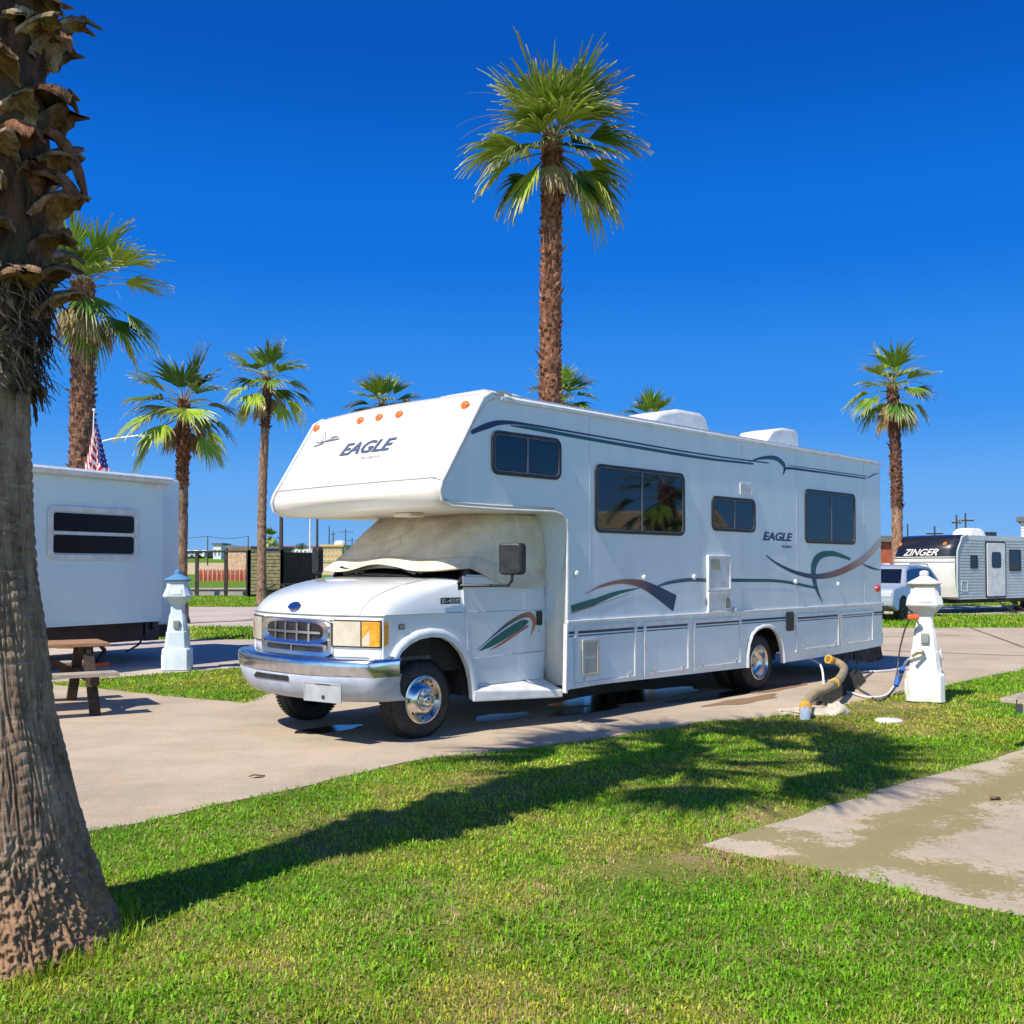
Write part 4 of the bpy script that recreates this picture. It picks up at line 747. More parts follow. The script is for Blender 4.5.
# ------------------------------------------------------------------ PALMS (fan palms: trunk, leaf bases, crown of folded fans)
GR = [(.045,.11,.012),(.085,.18,.016),(.17,.29,.02),(.30,.42,.035)]; TIP = (.50,.36,.20)
def fan(q, o, d, up, R, n, droop, colr, spread=1.25, dead=0., rg=random):
    d = d.normalized(); s = d.cross(up).normalized(); u = s.cross(d).normalized(); colr = Vector(colr)
    gap = rg.uniform(-spread, spread)
    for k in range(n):
        if rg.random() < .08 or abs((k/(n-1)-.5)*2*spread-gap) < .05: continue
        a = (k/(n-1)-.5)*2*spread+rg.uniform(-.03,.03); r = R*(1-.16*(abs(a)/spread)**2)*rg.uniform(.62, 1.12)
        dr = d*math.cos(a)+s*math.sin(a); fold = -.16*abs(math.sin(a)); c0 = colr*rg.uniform(.75, 1.3); sdw = (s*math.cos(a)-d*math.sin(a)); zc = 1 if k % 2 else -1
        p = o.copy(); dirc = (dr+u*(fold*-1.2+.08)).normalized(); m = 6; wv = []; wmax = R*spread*2/n*.60; dd = droop*rg.uniform(.7, 1.4)
        for j in range(m):
            t = j/(m-1); wj = wmax*(t*2.1 if t < .42 else (.88-(t-.42)*1.45) )+.003; wv.append((p.copy(), max(wj, .002)))
            g_ = dd*(t**2.2)*2.1+dead*.5; dirc = (dirc+Vector((0,0,-1))*g_*.42).normalized(); p = p+dirc*r/(m-1)
        base = len(q.v)
        for j, (p, wj) in enumerate(wv):
            t = j/(m-1); mixt = max(0, (t-.6)/.4)**1.2*rg.uniform(.1, 1.2)+dead; mixt = min(1, mixt); cc = c0*(1-mixt)+Vector(TIP)*mixt*rg.uniform(.7, 1.1)
            q.v += [p-sdw*wj, p+u*(.012*R*zc), p+sdw*wj]; q.c += [tuple(cc)]*3
        for j in range(m-1):
            b_ = base+3*j; q.f += [(b_, b_+1, b_+4, b_+3), (b_+1, b_+2, b_+5, b_+4)]
def palm(name, base, top, r0, r1, label, cr=1.0, nfan=30, seg=34, seed=1, boots=(.0, 1.), bootc=((.30,.17,.10),(.16,.09,.055)), group='fan palms standing among the camp sites', green=1., skirt=6, root=True, bsize=1., bare_c=(.34,.22,.15), dirs=None, fr=1., sk=1.):
    rg = random.Random(seed); base = Vector(base); top = Vector(top); H = (top-base).length; e = empty(name, base); e.rotation_euler = (0,0,0); tag(e, label, 'palm tree', group)
    ax = top-base; bend = Vector((rg.uniform(-1,1), rg.uniform(-1,1), 0))*.018*H
    path = lambda t: ax*t+bend*math.sin(math.pi*t)
    q = mb(); q.cur = (1,1,1); nu = max(40, int(H*9)); nv = 22
    o = len(q.v)
    for i in range(nu):
        t = i/(nu-1); p = path(t); R = r0*(1-t)+r1*t+(r0*.45*math.exp(-t*H/.35) if root else 0)
        for k in range(nv):
            a = 2*math.pi*k/nv; w_ = 1+.05*math.sin(i*1.9)+.10*noise.noise(Vector((math.cos(a)*2, math.sin(a)*2, t*H*5+seed)))
            if t > boots[0]: w_ += .12*noise.noise(Vector((math.cos(a)*5, math.sin(a)*5, t*H*11+seed)))
            q.v.append(p+Vector((math.cos(a)*R*w_, math.sin(a)*R*w_, 0))); f = noise.noise(Vector((a, t*H*1.3, seed*3)))*.5+.5
            c1 = Vector(bootc[0])*(1-f)+Vector(bootc[1])*f; bc = Vector(bare_c)*(.8+.4*rg.random()); mm = 1 if t > boots[0] else 0; q.c.append(tuple(c1*mm+bc*(1-mm)))
    for i in range(nu-1):
        for k in range(nv): q.f.append((o+i*nv+k, o+i*nv+(k+1) % nv, o+(i+1)*nv+(k+1) % nv, o+(i+1)*nv+k))
    q.build('trunk', 'boot', e, smooth=60)
    q = mb(); q.cur = (1,1,1); nb = int(H*(boots[1]-boots[0])*48*bsize**-1.3)      # broken leaf bases in a spiral
    for k in range(nb):
        t = boots[0]+(boots[1]-boots[0])*(k+rg.random())/nb; a = k*2.399; R = (r0*(1-t)+r1*t)*.98; p = path(t)+Vector((math.cos(a)*R, math.sin(a)*R, 0))
        out = Vector((math.cos(a), math.sin(a), 0)); s_ = Vector((-math.sin(a), math.cos(a), 0)); L_ = rg.uniform(.06,.15)*bsize; w_ = rg.uniform(.04,.075)*bsize
        if rg.random() < .08: L_ *= 1.9
        q.cur = tuple(Vector(bootc[0]).lerp(Vector(bootc[1]), rg.random())*rg.uniform(.7, 1.6)); tip = p+out*L_*.62+Vector((0,0,1))*L_*rg.uniform(.1,.9)+s_*rg.uniform(-.02,.02)
        q.add([p-s_*w_-Vector((0,0,.05*bsize)), p+s_*w_-Vector((0,0,.05*bsize)), tip+s_*w_*.55, tip-s_*w_*.45, p-s_*w_*.8+Vector((0,0,.05*bsize)), p+s_*w_*.8+Vector((0,0,.05*bsize))], [(0,1,2,3),(3,2,5,4),(0,3,4),(1,5,2)])
    q.build('leaf_bases', 'boot', e, smooth=0)
    q = mb(); q.cur = (1,1,1); dq = mb(); dq.cur = (1,1,1); c = path(1.0)
    nfan = len(dirs) if dirs else nfan
    for k in range(nfan):
        f = (k+.5)/nfan; el = R_(82-112*f**.9)+rg.uniform(-.12,.12); a = k*2.39996+rg.uniform(-.25,.25); L_ = cr*rg.uniform(.62,.85)*(.75+.35*f)
        d = Vector((math.cos(a)*math.cos(el), math.sin(a)*math.cos(el), math.sin(el)))
        if dirs:
            va, vy, L_ = dirs[k]; L_ *= cr*.78; d = Vector((math.cos(R_(va)), vy, math.sin(R_(va)))).normalized(); f = .5-.5*d.z; a = math.atan2(d.y, d.x)
        P = [c+Vector((0,0,-.1-.25*f))*cr]; dd = d.copy()
        for j in range(6): P.append(P[-1]+dd*L_/6); dd = (dd+Vector((0,0,-1))*(.03+.10*f)).normalized()
        g = (GR[0], GR[1], GR[2], GR[2], GR[3], GR[3])[rg.randrange(6)]; g = tuple(v*green for v in g); q.cur = (.22,.26,.06) if rg.random() < .7 else (.35,.25,.10)
        q.tube(P, [.020*cr*(1-.1*j) for j in range(7)], 5); fan(q, P[-1]-dd*.03, (dd+Vector((0,0,-.1-.35*f))).normalized(), Vector((0,0,1)) if abs(dd.z) < .93 else Vector((-math.cos(a), -math.sin(a), .2)), cr*fr*rg.uniform(.72,1.05), seg, .34+.85*f*rg.uniform(.5,1.5), g, spread=rg.uniform(.85,1.3), rg=rg)
    for k in range(skirt):         # yellowing and dead fans hanging against the trunk
        a = rg.uniform(0, 6.28); el = R_(rg.uniform(-50,-5)); L_ = cr*sk*rg.uniform(.35,.6); d = Vector((math.cos(a)*math.cos(el), math.sin(a)*math.cos(el), math.sin(el))); P = [c+Vector((0,0,-.35))*cr]
        for j in range(4): P.append(P[-1]+d*L_/4); d = (d+Vector((0,0,-.25))).normalized()
        dq.cur = (.40,.28,.12); dq.tube(P, .014*cr, 5); fan(dq, P[-1], (d+Vector((0,0,-.5))).normalized(), Vector((math.cos(a), math.sin(a), .3)), cr*sk**.6*rg.uniform(.55,.8), seg-8, .8, (.30,.24,.07), spread=.8, dead=rg.uniform(.1,.6), rg=rg)
    for k in range(int(skirt*1.2)):      # bare flower stalks
        a = rg.uniform(0, 6.28); el = R_(rg.uniform(10,70)); d = Vector((math.cos(a)*math.cos(el), math.sin(a)*math.cos(el), math.sin(el))); P = [c.copy()]
        for j in range(9): P.append(P[-1]+d*cr*.19); d = (d+Vector((0,0,-.16))).normalized()
        dq.cur = (.30,.20,.11); dq.tube(P, [.012*cr*(1-.1*j) for j in range(10)], 4)
    q.build('crown', 'leaf', e, smooth=0); dq.build('dead_fronds', 'leaf', e, smooth=0)
    return e
def gz(Y): return terrain(Y)
def palm_px(cx, cy, bx, Y, dia, label, **k):
    t = D(cx, cy, Y); b_ = D(bx, 568, Y); b_.z = gz(Y); return palm('fan_palm', b_, t, dia/2, dia/2*.9, label, **k)
palm_px(552,138,550,16.6,.35,'tall fan palm rising behind the motorhome roof with reddish trunk', cr=1.0, seg=38, seed=11, skirt=8, sk=.55, boots=(.05,1.), bootc=((.46,.22,.12),(.15,.07,.045)), bsize=.62, fr=1.12,
 dirs=[(122,.2,.85),(112,-.5,.75),(90,-.35,.75),(84,.5,.9),(70,-.8,.6),(52,.1,1.0),(40,-.5,.85),(20,-.2,.85),(8,.4,.9),(14,-.9,.6),(165,.1,.95),(176,-.6,.75),(152,.6,.8),(186,-.1,.95),(205,.35,.7),(-14,.1,.9),(-26,-.25,1.05),(-34,.3,.95),(-38,-.5,.8),(214,-.5,.5),(100,.9,.8),(140,-.9,.5),(60,.8,.8),(-8,.8,.8),(120,-1.1,.55),(60,-1.2,.6),(15,-1.5,.4),(160,-1.5,.4),(75,.2,1.05),(104,.1,1.05),(62,-.3,.9),(96,-.9,.6)])
palm_px(83,282,75,21,.48,'thick shaggy palm with orange-brown bark standing behind the box trailer and flag', cr=1.05, seg=36, seed=5, skirt=12, boots=(.05,1.), bootc=((.42,.22,.13),(.16,.09,.06)), bsize=.9, fr=1.12,
 dirs=[(100,-.3,.9),(112,.4,.9),(88,.8,.8),(60,-.2,.8),(36,-.2,1.1),(28,.5,1.1),(-12,-.1,1.25),(-24,-.3,1.2),(-30,.3,.9),(150,-.2,.8),(170,.4,.9),(165,-.8,.6),(76,-.8,.6),(120,-.8,.6),(-64,-.2,.6),(130,-1.1,.5),(50,-1.1,.6),(70,.3,1.),(-20,-1.4,.5),(200,-.5,.9)])
palm_px(184,402,182,30,.34,'medium fan palm with a bare trunk just behind the left utility post', cr=1.25, nfan=19, seg=30, seed=9, skirt=8, boots=(.62,1.), bootc=((.36,.15,.09),(.2,.09,.06)))
palm_px(268,378,262,45,.40,'slender fan palm with a straight bare trunk beside the wooden enclosure', cr=1.45, nfan=19, seg=26, seed=21, skirt=8, boots=(.78,1.), bootc=((.20,.11,.07),(.12,.07,.05)))
palm_px(383,404,386,50,.4,'palm crown peeking over the front end of the motorhome roof', cr=1.35, nfan=30, seg=26, seed=31, skirt=5, boots=(.7,1.))
palm_px(561,396,561,50,.4,'palm crown peeking out behind the tall reddish palm trunk', cr=1.35, nfan=30, seg=26, seed=33, skirt=5, boots=(.7,1.))
palm_px(650,418,650,60,.4,'palm crown whose tips barely show above the roof air conditioner', cr=1.35, nfan=28, seg=26, seed=35, skirt=3, boots=(.7,1.))
palm_px(892,384,896,38,.40,'fan palm on the right rising behind the grey nosed trailer', cr=1.28, nfan=17, seg=30, seed=42, skirt=10, boots=(.45,1.), bootc=((.25,.12,.08),(.13,.07,.05)), bare_c=(.42,.25,.16))
palm_px(270,537,270,190,.5,'tiny distant palm showing right beside the slender bare trunk', cr=1.6, nfan=18, seg=12, seed=44, skirt=2, boots=(.8,1.))

# the near palm: bulging fissured foot, smooth lower trunk, fibre skirt, big broken leaf bases, crown above the frame
np_ = empty('fan_palm', (-2.22,4.5,0)); tag(np_, 'huge near palm trunk on the left edge with fissured bulging foot and torn leaf bases', 'palm tree', 'fan palms standing among the camp sites')
def cen(z): return Vector((-.08*min(z, 2.2)-.012*max(0, z-2.2), .02*z, z))
def rad(z): return S(z, [0,.12,.3,.6,1.0,1.6,2.4,3.0,4.0,6.5], [.53,.475,.415,.345,.275,.238,.238,.30,.32,.25])
def tm():
    m = bpy.data.materials.new('near_trunk'); m.use_nodes = True; nt = m.node_tree; N = nt.nodes; L = nt.links; b = N['Principled BSDF']; b.inputs['Roughness'].default_value = .9; b.inputs['Specular IOR Level'].default_value = .15
    tc = N.new('ShaderNodeTexCoord'); sx = N.new('ShaderNodeSeparateXYZ'); L.new(tc.outputs['Object'], sx.inputs[0])
    def nz(st, sc, det=8, ro=.65):
        mp = N.new('ShaderNodeMapping'); mp.inputs['Scale'].default_value = st; L.new(tc.outputs['Object'], mp.inputs[0]); n = N.new('ShaderNodeTexNoise'); n.inputs['Scale'].default_value = sc; n.inputs['Detail'].default_value = det; n.inputs['Roughness'].default_value = ro; L.new(mp.outputs[0], n.inputs['Vector']); return n.outputs['Fac']
    def rp(s, a, c):
        r = N.new('ShaderNodeValToRGB'); r.color_ramp.elements[0].position = a; r.color_ramp.elements[1].position = c; L.new(s, r.inputs[0]); return r.outputs[0]
    def mix(f, a, c):
        x = N.new('ShaderNodeMix'); x.data_type = 'RGBA'; L.new(f, x.inputs[0])
        if isinstance(a, tuple): x.inputs[6].default_value = (*a, 1)
        else: L.new(a, x.inputs[6])
        x.inputs[7].default_value = (*c, 1); return x.outputs[2]
    c = mix(rp(nz((1,1,.35), 9), .35, .65), (.56,.39,.27), (.27,.18,.12)); c = mix(rp(nz((1,1,.3), 30, 8, .8), .50, .64), c, (.17,.11,.075)); c = mix(rp(nz((.2,.2,1), 30, 6, .7), .56, .68), c, (.58,.44,.32)); c = mix(rp(nz((1,1,.6), 2.2, 10, .7), .60, .72), c, (.22,.21,.13))
    ft = N.new('ShaderNodeMapRange'); ft.inputs[1].default_value = .55; ft.inputs[2].default_value = .12; L.new(sx.outputs['Z'], ft.inputs[0]); mm = N.new('ShaderNodeMath'); mm.operation = 'MULTIPLY'; L.new(ft.outputs[0], mm.inputs[0]); L.new(nz((1,1,1), 12), mm.inputs[1]); c = mix(rp(mm.outputs[0], .22, .42), c, (.48,.29,.17)); c = mix(rp(mm.outputs[0], .60, .72), c, (.12,.07,.045))
    L.new(c, b.inputs['Base Color'])
    h = N.new('ShaderNodeMath'); h.operation = 'ADD'; L.new(nz((1,1,.22), 38, 8, .8), h.inputs[0]); L.new(nz((.2,.2,1), 34, 6), h.inputs[1])
    h2 = N.new('ShaderNodeMath'); h2.operation = 'ADD'; L.new(h.outputs[0], h2.inputs[0]); L.new(nz((1,1,.6), 90, 8, .8), h2.inputs[1])
    bp = N.new('ShaderNodeBump'); bp.inputs['Strength'].default_value = .8; bp.inputs['Distance'].default_value = .018; L.new(h2.outputs[0], bp.inputs['Height']); L.new(bp.outputs[0], b.inputs['Normal']); return m
q = mb(); NA, NZ = 420, 420
def trf(i, k):
    z = 2.66*(i/(NZ-1))**1.2-.02; a = 2*math.pi*k/NA; r = rad(max(z, 0)); c, s = math.cos(a), math.sin(a)
    # vertical cracks that wander, fine leaf-scar rings, knobbly root mass at the foot
    cw = noise.noise(Vector((c*11, s*11, z*2.6))); cr_ = -.016*max(0, 1-abs(cw)*9)*S(z, [0,.25,1.3,2.2], [.6,1,.8,.2])
    cw2 = noise.noise(Vector((c*26+3, s*26, z*4.5+7))); cr_ += -.008*max(0, 1-abs(cw2)*7)*S(z, [0,.25,1.6,2.4], [1,1,.6,.1])
    wave = z+.03*noise.noise(Vector((c*2, s*2, z*3))); rings = .0095*(.55+noise.noise(Vector((c*4, s*4, z*8))))*(abs(math.sin(wave*64+1.5*noise.noise(Vector((c*3, s*3, z*5)))))**.7-.5)*S(z, [0,.45,.8,2.6], [0,.25,1,1.2])
    ft = S(z, [0,.35,.6], [1,.8,0]); kn = ft*(.025*noise.noise(Vector((c*6, s*6, z*9)))-.05*abs(noise.noise(Vector((c*15, s*15, z*16))))-.045*abs(noise.noise(Vector((c*34, s*34, z*34)))))
    r = r+cr_+rings+kn+.012*noise.noise(Vector((c*3, s*3, z*2))); p = cen(z); return (p.x+c*r, p.y+s*r, z)
o = [trf(i, k) for i in range(NZ) for k in range(NA)]; q.add(o, [(i*NA+k, i*NA+(k+1) % NA, (i+1)*NA+(k+1) % NA, (i+1)*NA+k) for i in range(NZ-1) for k in range(NA)]); q.build('trunk', tm(), np_, smooth=180)
rg = random.Random(77)
q = mb(); q.cur = (.3,.2,.14)
for i in range(30):
    z = 2.55+4.6*i/29
    for k in range(20): a = 2*math.pi*k/20; r = rad(min(z,6.5))*(1+.1*rg.uniform(-1,1)); q.v.append(cen(z)+Vector((math.cos(a)*r, math.sin(a)*r, 0))); q.c.append((.14*rg.uniform(.5,1.2),.075,.045))
q.f += [(i*20+k, i*20+(k+1) % 20, (i+1)*20+(k+1) % 20, (i+1)*20+k) for i in range(29) for k in range(20)]; q.build('upper_trunk', 'boot', np_, smooth=50)
q = mb(); q.cur = (1,1,1)     # skirt of thin dead fibres hanging at the lower end of the leaf bases
for k in range(1500):
    a = rg.uniform(0, 6.283); z = rg.uniform(2.40, 2.92); r = rad(z)+.01; out = Vector((math.cos(a), math.sin(a), 0)); s_ = Vector((-math.sin(a), math.cos(a), 0))*(1 if rg.random() < .5 else -1)
    p = cen(z)+out*r; d = (out*rg.uniform(.1,.6)+s_*rg.uniform(-.2,1.1)+Vector((0,0,rg.uniform(-1.0,.1)))).normalized(); L_ = rg.uniform(.05,.17); w_ = rg.uniform(.005,.014); v = rg.random(); q.cur = tuple(Vector((.10,.07,.05)).lerp(Vector((.50,.37,.24)), v**1.6)); P = [p]
    for j in range(4): P.append(P[-1]+d*L_/4); d = (d+Vector((0,0,-.28))-out*.05).normalized()
    sd_ = d.cross(out); sd_ = sd_.normalized() if sd_.length > 1e-3 else s_; o_ = len(q.v)
    q.add([x for j, pp in enumerate(P) for x in (pp-sd_*w_*(1-j*.22), pp+sd_*w_*(1-j*.22)+out*.004)], [(2*j, 2*j+1, 2*j+3, 2*j+2) for j in range(4)])
q.build('fibre_skirt', 'boot', np_, smooth=0)
q = mb(); q.cur = (1,1,1)     # big torn leaf bases: thick curved plates that arch outwards and droop
def plate(a, z, L_, w_, up0, dr, c, th=.022):
    out = Vector((math.cos(a), math.sin(a), 0)); s_ = Vector((-math.sin(a), math.cos(a), 0)); p = cen(z)+out*(rad(min(z,6))-.04); d = (out*.8+Vector((0,0,up0))).normalized(); n = 9; V = []; o_ = len(q.v)
    for j in range(n):
        t = j/(n-1); w2 = w_*(1.25-.55*t)*(1+.10*rg.uniform(-1,1)); nrm = d.cross(s_).normalized(); nrm = nrm if nrm.z > 0 or abs(nrm.z) < .2 else -nrm; ed = -.35*w2
        tw = .02*rg.uniform(-1,1); row = [p-s_*w2+nrm*ed, p-s_*w2*.45+nrm*(tw+.2*ed), p+nrm*.012, p+s_*w2*.45+nrm*(-tw+.2*ed), p+s_*w2+nrm*ed]
        cc = Vector(c)*(1.05-.35*t)*rg.uniform(.8,1.2); jag = rg.uniform(-.04,.04)
        if j == n-1: row = [r_+d*rg.uniform(-.07,.05) for r_ in row]
        for r_ in row: q.v.append(r_); q.c.append(tuple(cc))
        for r_ in row: q.v.append(r_-nrm*th*(1.3-.7*t)); q.c.append(tuple(cc*.8))
        p = p+d*L_/(n-1); d = (d+Vector((0,0,-1))*dr).normalized()
    for j in range(n-1):
        b0, b1 = o_+10*j, o_+10*(j+1)
        for k in range(4): q.f += [(b0+k, b0+k+1, b1+k+1, b1+k), (b0+5+k+1, b0+5+k, b1+5+k, b1+5+k+1)]
        q.f += [(b0, b1, b1+5, b0+5), (b0+4, b0+9, b1+9, b1+4)]
    q.f += [(o_+10*(n-1)+k, o_+10*(n-1)+k+1, o_+10*(n-1)+5+k+1, o_+10*(n-1)+5+k) for k in range(4)]
CB = [(.52,.34,.19),(.46,.29,.17),(.30,.18,.11),(.48,.36,.26),(.34,.16,.08),(.60,.45,.28)]
for k in range(175):
    z = 2.74+(6.4-2.74)*(k/174); a = k*2.399+rg.uniform(-.3,.3)
    plate(a, z, rg.uniform(.14,.27), rg.uniform(.06,.125), rg.uniform(.4,1.8), rg.uniform(.08,.28), CB[rg.randrange(6)], .02)
for a, z, L_, w_, up0, dr in ((-.15,3.36,.36,.055,.30,.30),(.1,3.62,.40,.035,-.2,.35),(-.6,3.50,.26,.07,.4,.22),(-.4,3.95,.24,.06,.6,.12),(0,4.28,.24,.045,.4,.10),(-1.0,3.28,.30,.08,.5,.25),(-.2,4.0,.26,.04,.2,.2),(-.9,3.75,.28,.09,.6,.2)):
    plate(a, z, L_, w_, up0, dr, CB[rg.randrange(6)], .02)
q.build('leaf_bases', 'boot', np_, smooth=40)
cq = mb(); cq.cur = (1,1,1); c = cen(6.6)+Vector((.3,0,0))
for k in range(21):
    f = (k+.5)/21; el = R_(60-80*f); a = k*2.4+rg.uniform(-.25,.25); L_ = rg.uniform(.8,1.25); d = Vector((math.cos(a)*math.cos(el), math.sin(a)*math.cos(el), math.sin(el))); P = [c.copy()]
    for j in range(6): P.append(P[-1]+d*L_/6); d = (d+Vector((0,0,-.06))).normalized()
    cq.cur = (.22,.26,.06); cq.tube(P, .02, 5); fan(cq, P[-1], d, Vector((0,0,1)) if abs(d.z) < .93 else Vector((-math.cos(a), -math.sin(a), .2)), rg.uniform(.9,1.15), 40, .2+.5*f, GR[rg.randrange(4)], rg=rg)
cq.build('crown', 'leaf', np_, smooth=0)

# ------------------------------------------------------------------ box trailer on the left with its slide-out
LY = R_(29.7)
def frame(o, yaw): 
    u = Vector((math.sin(yaw), math.cos(yaw), 0)); return u, Vector((-u.y, u.x, 0))
tl = empty('travel_trailer', (-5.95,17.5,0), math.pi/2-LY); tag(tl, 'plain white box trailer with one dark two-pane window and maroon lower edge', 'trailer')
q = mb(); q.box(-7.5,0,0,.75,.72,3.12); so_ = q.build('slide_out', 'trailer_white', tl, bevel=.02)
q = mb()
for a, e in (((-7.5,-.02),(.0,-.02)),): q.box(-.05,.008,-.008,.0,.72,3.1); q.box(-7.5,0,-.008,0,.72,.76)
q.build('corner_trim', 'trailer_white', so_, bevel=.003)
q = mb(); q.box(-8.5,1.10,.78,3.2,.60,3.22); q.build('body', 'trailer_white', tl, bevel=.04)
q = mb(); q.box(-8.5,-.02,.42,3.1,.38,.70); q.box(.0,1.05,.85,3.1,.38,.60); q.build('skirt', 'maroon', tl)
q = mb(); q.tube([(-7.7,-.10,3.10),(.12,-.10,3.10)], .055, 12); q.box(-7.7,.10,-.06,.12,3.13,3.17); q.box(-.35,.10,-.02,.02,2.96,3.1); q.build('slide_awning', 'trim', tl, bevel=.004)
x0 = -2.62
q = mb(); q.ring(-2.20,-.50,1.74,2.58,.12,.09,-.03,-.009); wn_ = q.build('window', 'trim', tl, bevel=.008)
for z0, z1 in ((1.85,2.13),(2.19,2.47)):
    q = mb(); q.plate(-2.10,-.60,z0,z1,.05,-.014,-.010); q.build('pane', mat('pane_dark', (.004,.004,.006), .25, spec=.3), wn_)
q = mb(); q.box(-2.10,-.60,-.024,-.009,2.135,2.185); q.build('rail', 'trim', wn_)
q = mb()   # scissor jack
for a in (-1, 1):
    q.bar((-.95+a*.05,.5,.42),(-.95+a*.22,.5,.25),.05); q.bar((-.95+a*.22,.5,.25),(-.95+a*.05,.5,.06),.05)
q.box(-1.1,-.8,.42,.6,.38,.44); q.build('jack', 'black', tl)
q = mb(); q.box(-1.15,-.75,.35,.68,.0,.07); q.build('jack_pad', 'orange', tl, bevel=.01)
q = mb(); q.tube([(.3,.70,.9),(.35,.62,.8),(.36,.6,.55)],.05,8); q.box(.2,.5,.62,.78,.35,.75); q.tube([(.2,.6,.5),(0,.55,.3),(-.3,.5,.2)],.02,6); q.build('hitch_gear', 'black', tl, bevel=.01)
q = mb(); q.tube([(.30,.68,1.3),(.30,.60,1.3),(.30,.60,1.0),(.30,.68,1.0)],.018,6); q.build('grab_handle', 'black', tl)
q = mb(); q.ball((-2.15,1.4,3.2),.62,24,(1,.8,.42)); q.build('roof_dome', 'trim', tl, smooth=60)
for k in range(2):
    q = mb(); q.lathe([(.36,-.11),(.38,0),(.36,.11),(.2,.12)], 24, lambda p, k=k: Vector((-4.2-.9*k+p.x, .9+p.z, .38+p.y))); q.build('wheel', 'rubber', tl)
# flag on a slanted pole behind the trailer
fl = empty('flag', D(94,505,19.2)); tag(fl, 'American flag hanging limp from a thin white pole above the box trailer roof', 'flag')
fl.location.z = 3.05; f0 = Vector(fl.location); tp = D(94,410,19.2)-f0; bt = D(92,470,19.2)-f0
q = mb(); q.tube([bt-Vector((0,0,.6)), bt, tp], .012, 8); q.ball(tp, .03); q.build('pole', 'white_paint', fl)
q = mb(); q.cur = (1,1,1); NU, NV_ = 39, 60; hm = tp.z-bt.z
def flp(a, b):      # a across the cloth, b from the top corner down
    wd_ = (.05+.50*b**1.1)*(1.0); x = tp.x+(a-.36-.10*b)*wd_+.02; z = tp.z-.20-b*(hm+.02)*(.92+.06*math.sin(a*9)); y = tp.y+.05*math.sin(a*13+b*2)*b; return Vector((x, y, z))
vs_ = []
for i in range(NU-1):
    for j in range(NV_-1):
        a, b_ = (i+.5)/(NU-1), (j+.5)/(NV_-1); canton = a > .46+.10*math.sin(b_*3) and b_ < .80-.1*(1-a) or b_ < .16
        st_ = int((b_*1.35+(.46-a)*1.1*(1 if a < .5 else -1))*9.5); q.cur = (.012,.02,.16) if canton else ((.55,.01,.02) if st_ % 2 else (.80,.78,.76))
        if canton and (i % 4 == 1) and (j % 5 == 2): q.cur = (.8,.8,.8)
        P = [flp(i/(NU-1), j/(NV_-1)), flp((i+1)/(NU-1), j/(NV_-1)), flp((i+1)/(NU-1), (j+1)/(NV_-1)), flp(i/(NU-1), (j+1)/(NV_-1))]; q.add(P, [(0,1,2,3)])
q.build('cloth', mat('flag_cloth', (1,1,1), .8, attr=True, trans=.35), fl, smooth=180)

# ------------------------------------------------------------------ lighthouse-shaped utility posts
def octo(w, c=.28):      # square of half width w with cut corners
    k = w*(1-c); return [(w,-k),(w,k),(k,w),(-k,w),(-w,k),(-w,-k),(-k,-w),(k,-w)]
def stack(q, secs):
    V = []
    for z, w, c in secs: V += [(x, y, z) for x, y in octo(w, c)]
    n = len(secs); q.add(V, [(i*8+k, i*8+(k+1) % 8, (i+1)*8+(k+1) % 8, (i+1)*8+k) for i in range(n-1) for k in range(8)]+[tuple(range(7,-1,-1)), tuple((n-1)*8+k for k in range(8))])
def post(loc, rz, label):
    e = empty('utility_post', loc, rz); tag(e, label, 'utility post', 'lighthouse shaped utility posts')
    q = mb(); stack(q, [(0,.222,.22),(.32,.215,.22),(.345,.20,.22)]); q.build('base', 'white_paint', e, bevel=.006)
    q = mb(); stack(q, [(.345,.185,.28),(.60,.158,.28),(.605,.150,.28),(.86,.118,.28),(.90,.10,.28),(1.0,.098,.28),(1.04,.10,.28)]); sh = q.build('shaft', 'white_paint', e, bevel=.004)
    q = mb(); q.box(.155,.185,-.05,.05,.40,.62); q.build('access_panel', 'trim', sh, bevel=.004)
    q = mb(); stack(q, [(1.035,.11,.3),(1.07,.13,.3),(1.15,.208,.3),(1.17,.212,.3),(1.30,.160,.3),(1.40,.152,.3)]); h = q.build('lantern_box', 'white_paint', e, bevel=.004)
    for a in range(4):
        q = mb(); T = lambda p, a=a: Matrix.Rotation(a*math.pi/2, 3, 'Z') @ Vector(p); q.plate(-.075,.075,1.195,1.285,.01,-.012,.0, lambda p: T((p.x, -.210+.40*(p.z-1.17)+p.y, p.z))); q.build('flap_door', 'white_paint', h)
    q = mb(); stack(q, [(1.405,.178,.3),(1.418,.195,.3),(1.428,.195,.3),(1.49,.085,.3),(1.51,.05,.3)]); q.build('roof', 'white_paint', e, bevel=.003)
    q = mb(); stack(q, [(1.395,.172,.3),(1.4045,.172,.3)]); q.build('eave', mat('eave_ochre', (.55,.40,.12), .6), e)
    q = mb(); q.lathe([(.055,1.515),(.055,1.56),(.03,1.575),(0,1.58)], 12); q.build('finial', 'white_paint', e)
    return e
rp_ = post((5.04,12.60,.012), R_(-22), 'white utility post at the motorhome tail, with a hose and cable plugged into it')
lp_ = post((-5.32,16.42,.012), R_(10), 'white utility post with shade painted bluish into its body and a blue cap, at the corner of the box trailer')
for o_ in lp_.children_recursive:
    if o_.type == 'MESH' and o_.data.materials[0].name == 'white_paint': o_.data = o_.data.copy(); o_.data.materials[0] = mat('post_blue', (.10,.27,.52), .5) if o_.name.startswith(('roof', 'finial')) else mat('post_shade_tint', (.68,.76,.82), .5, c2=(.58,.68,.75), scale=4)  # bluish body tint paints this post's shade into its white; the cap is blue
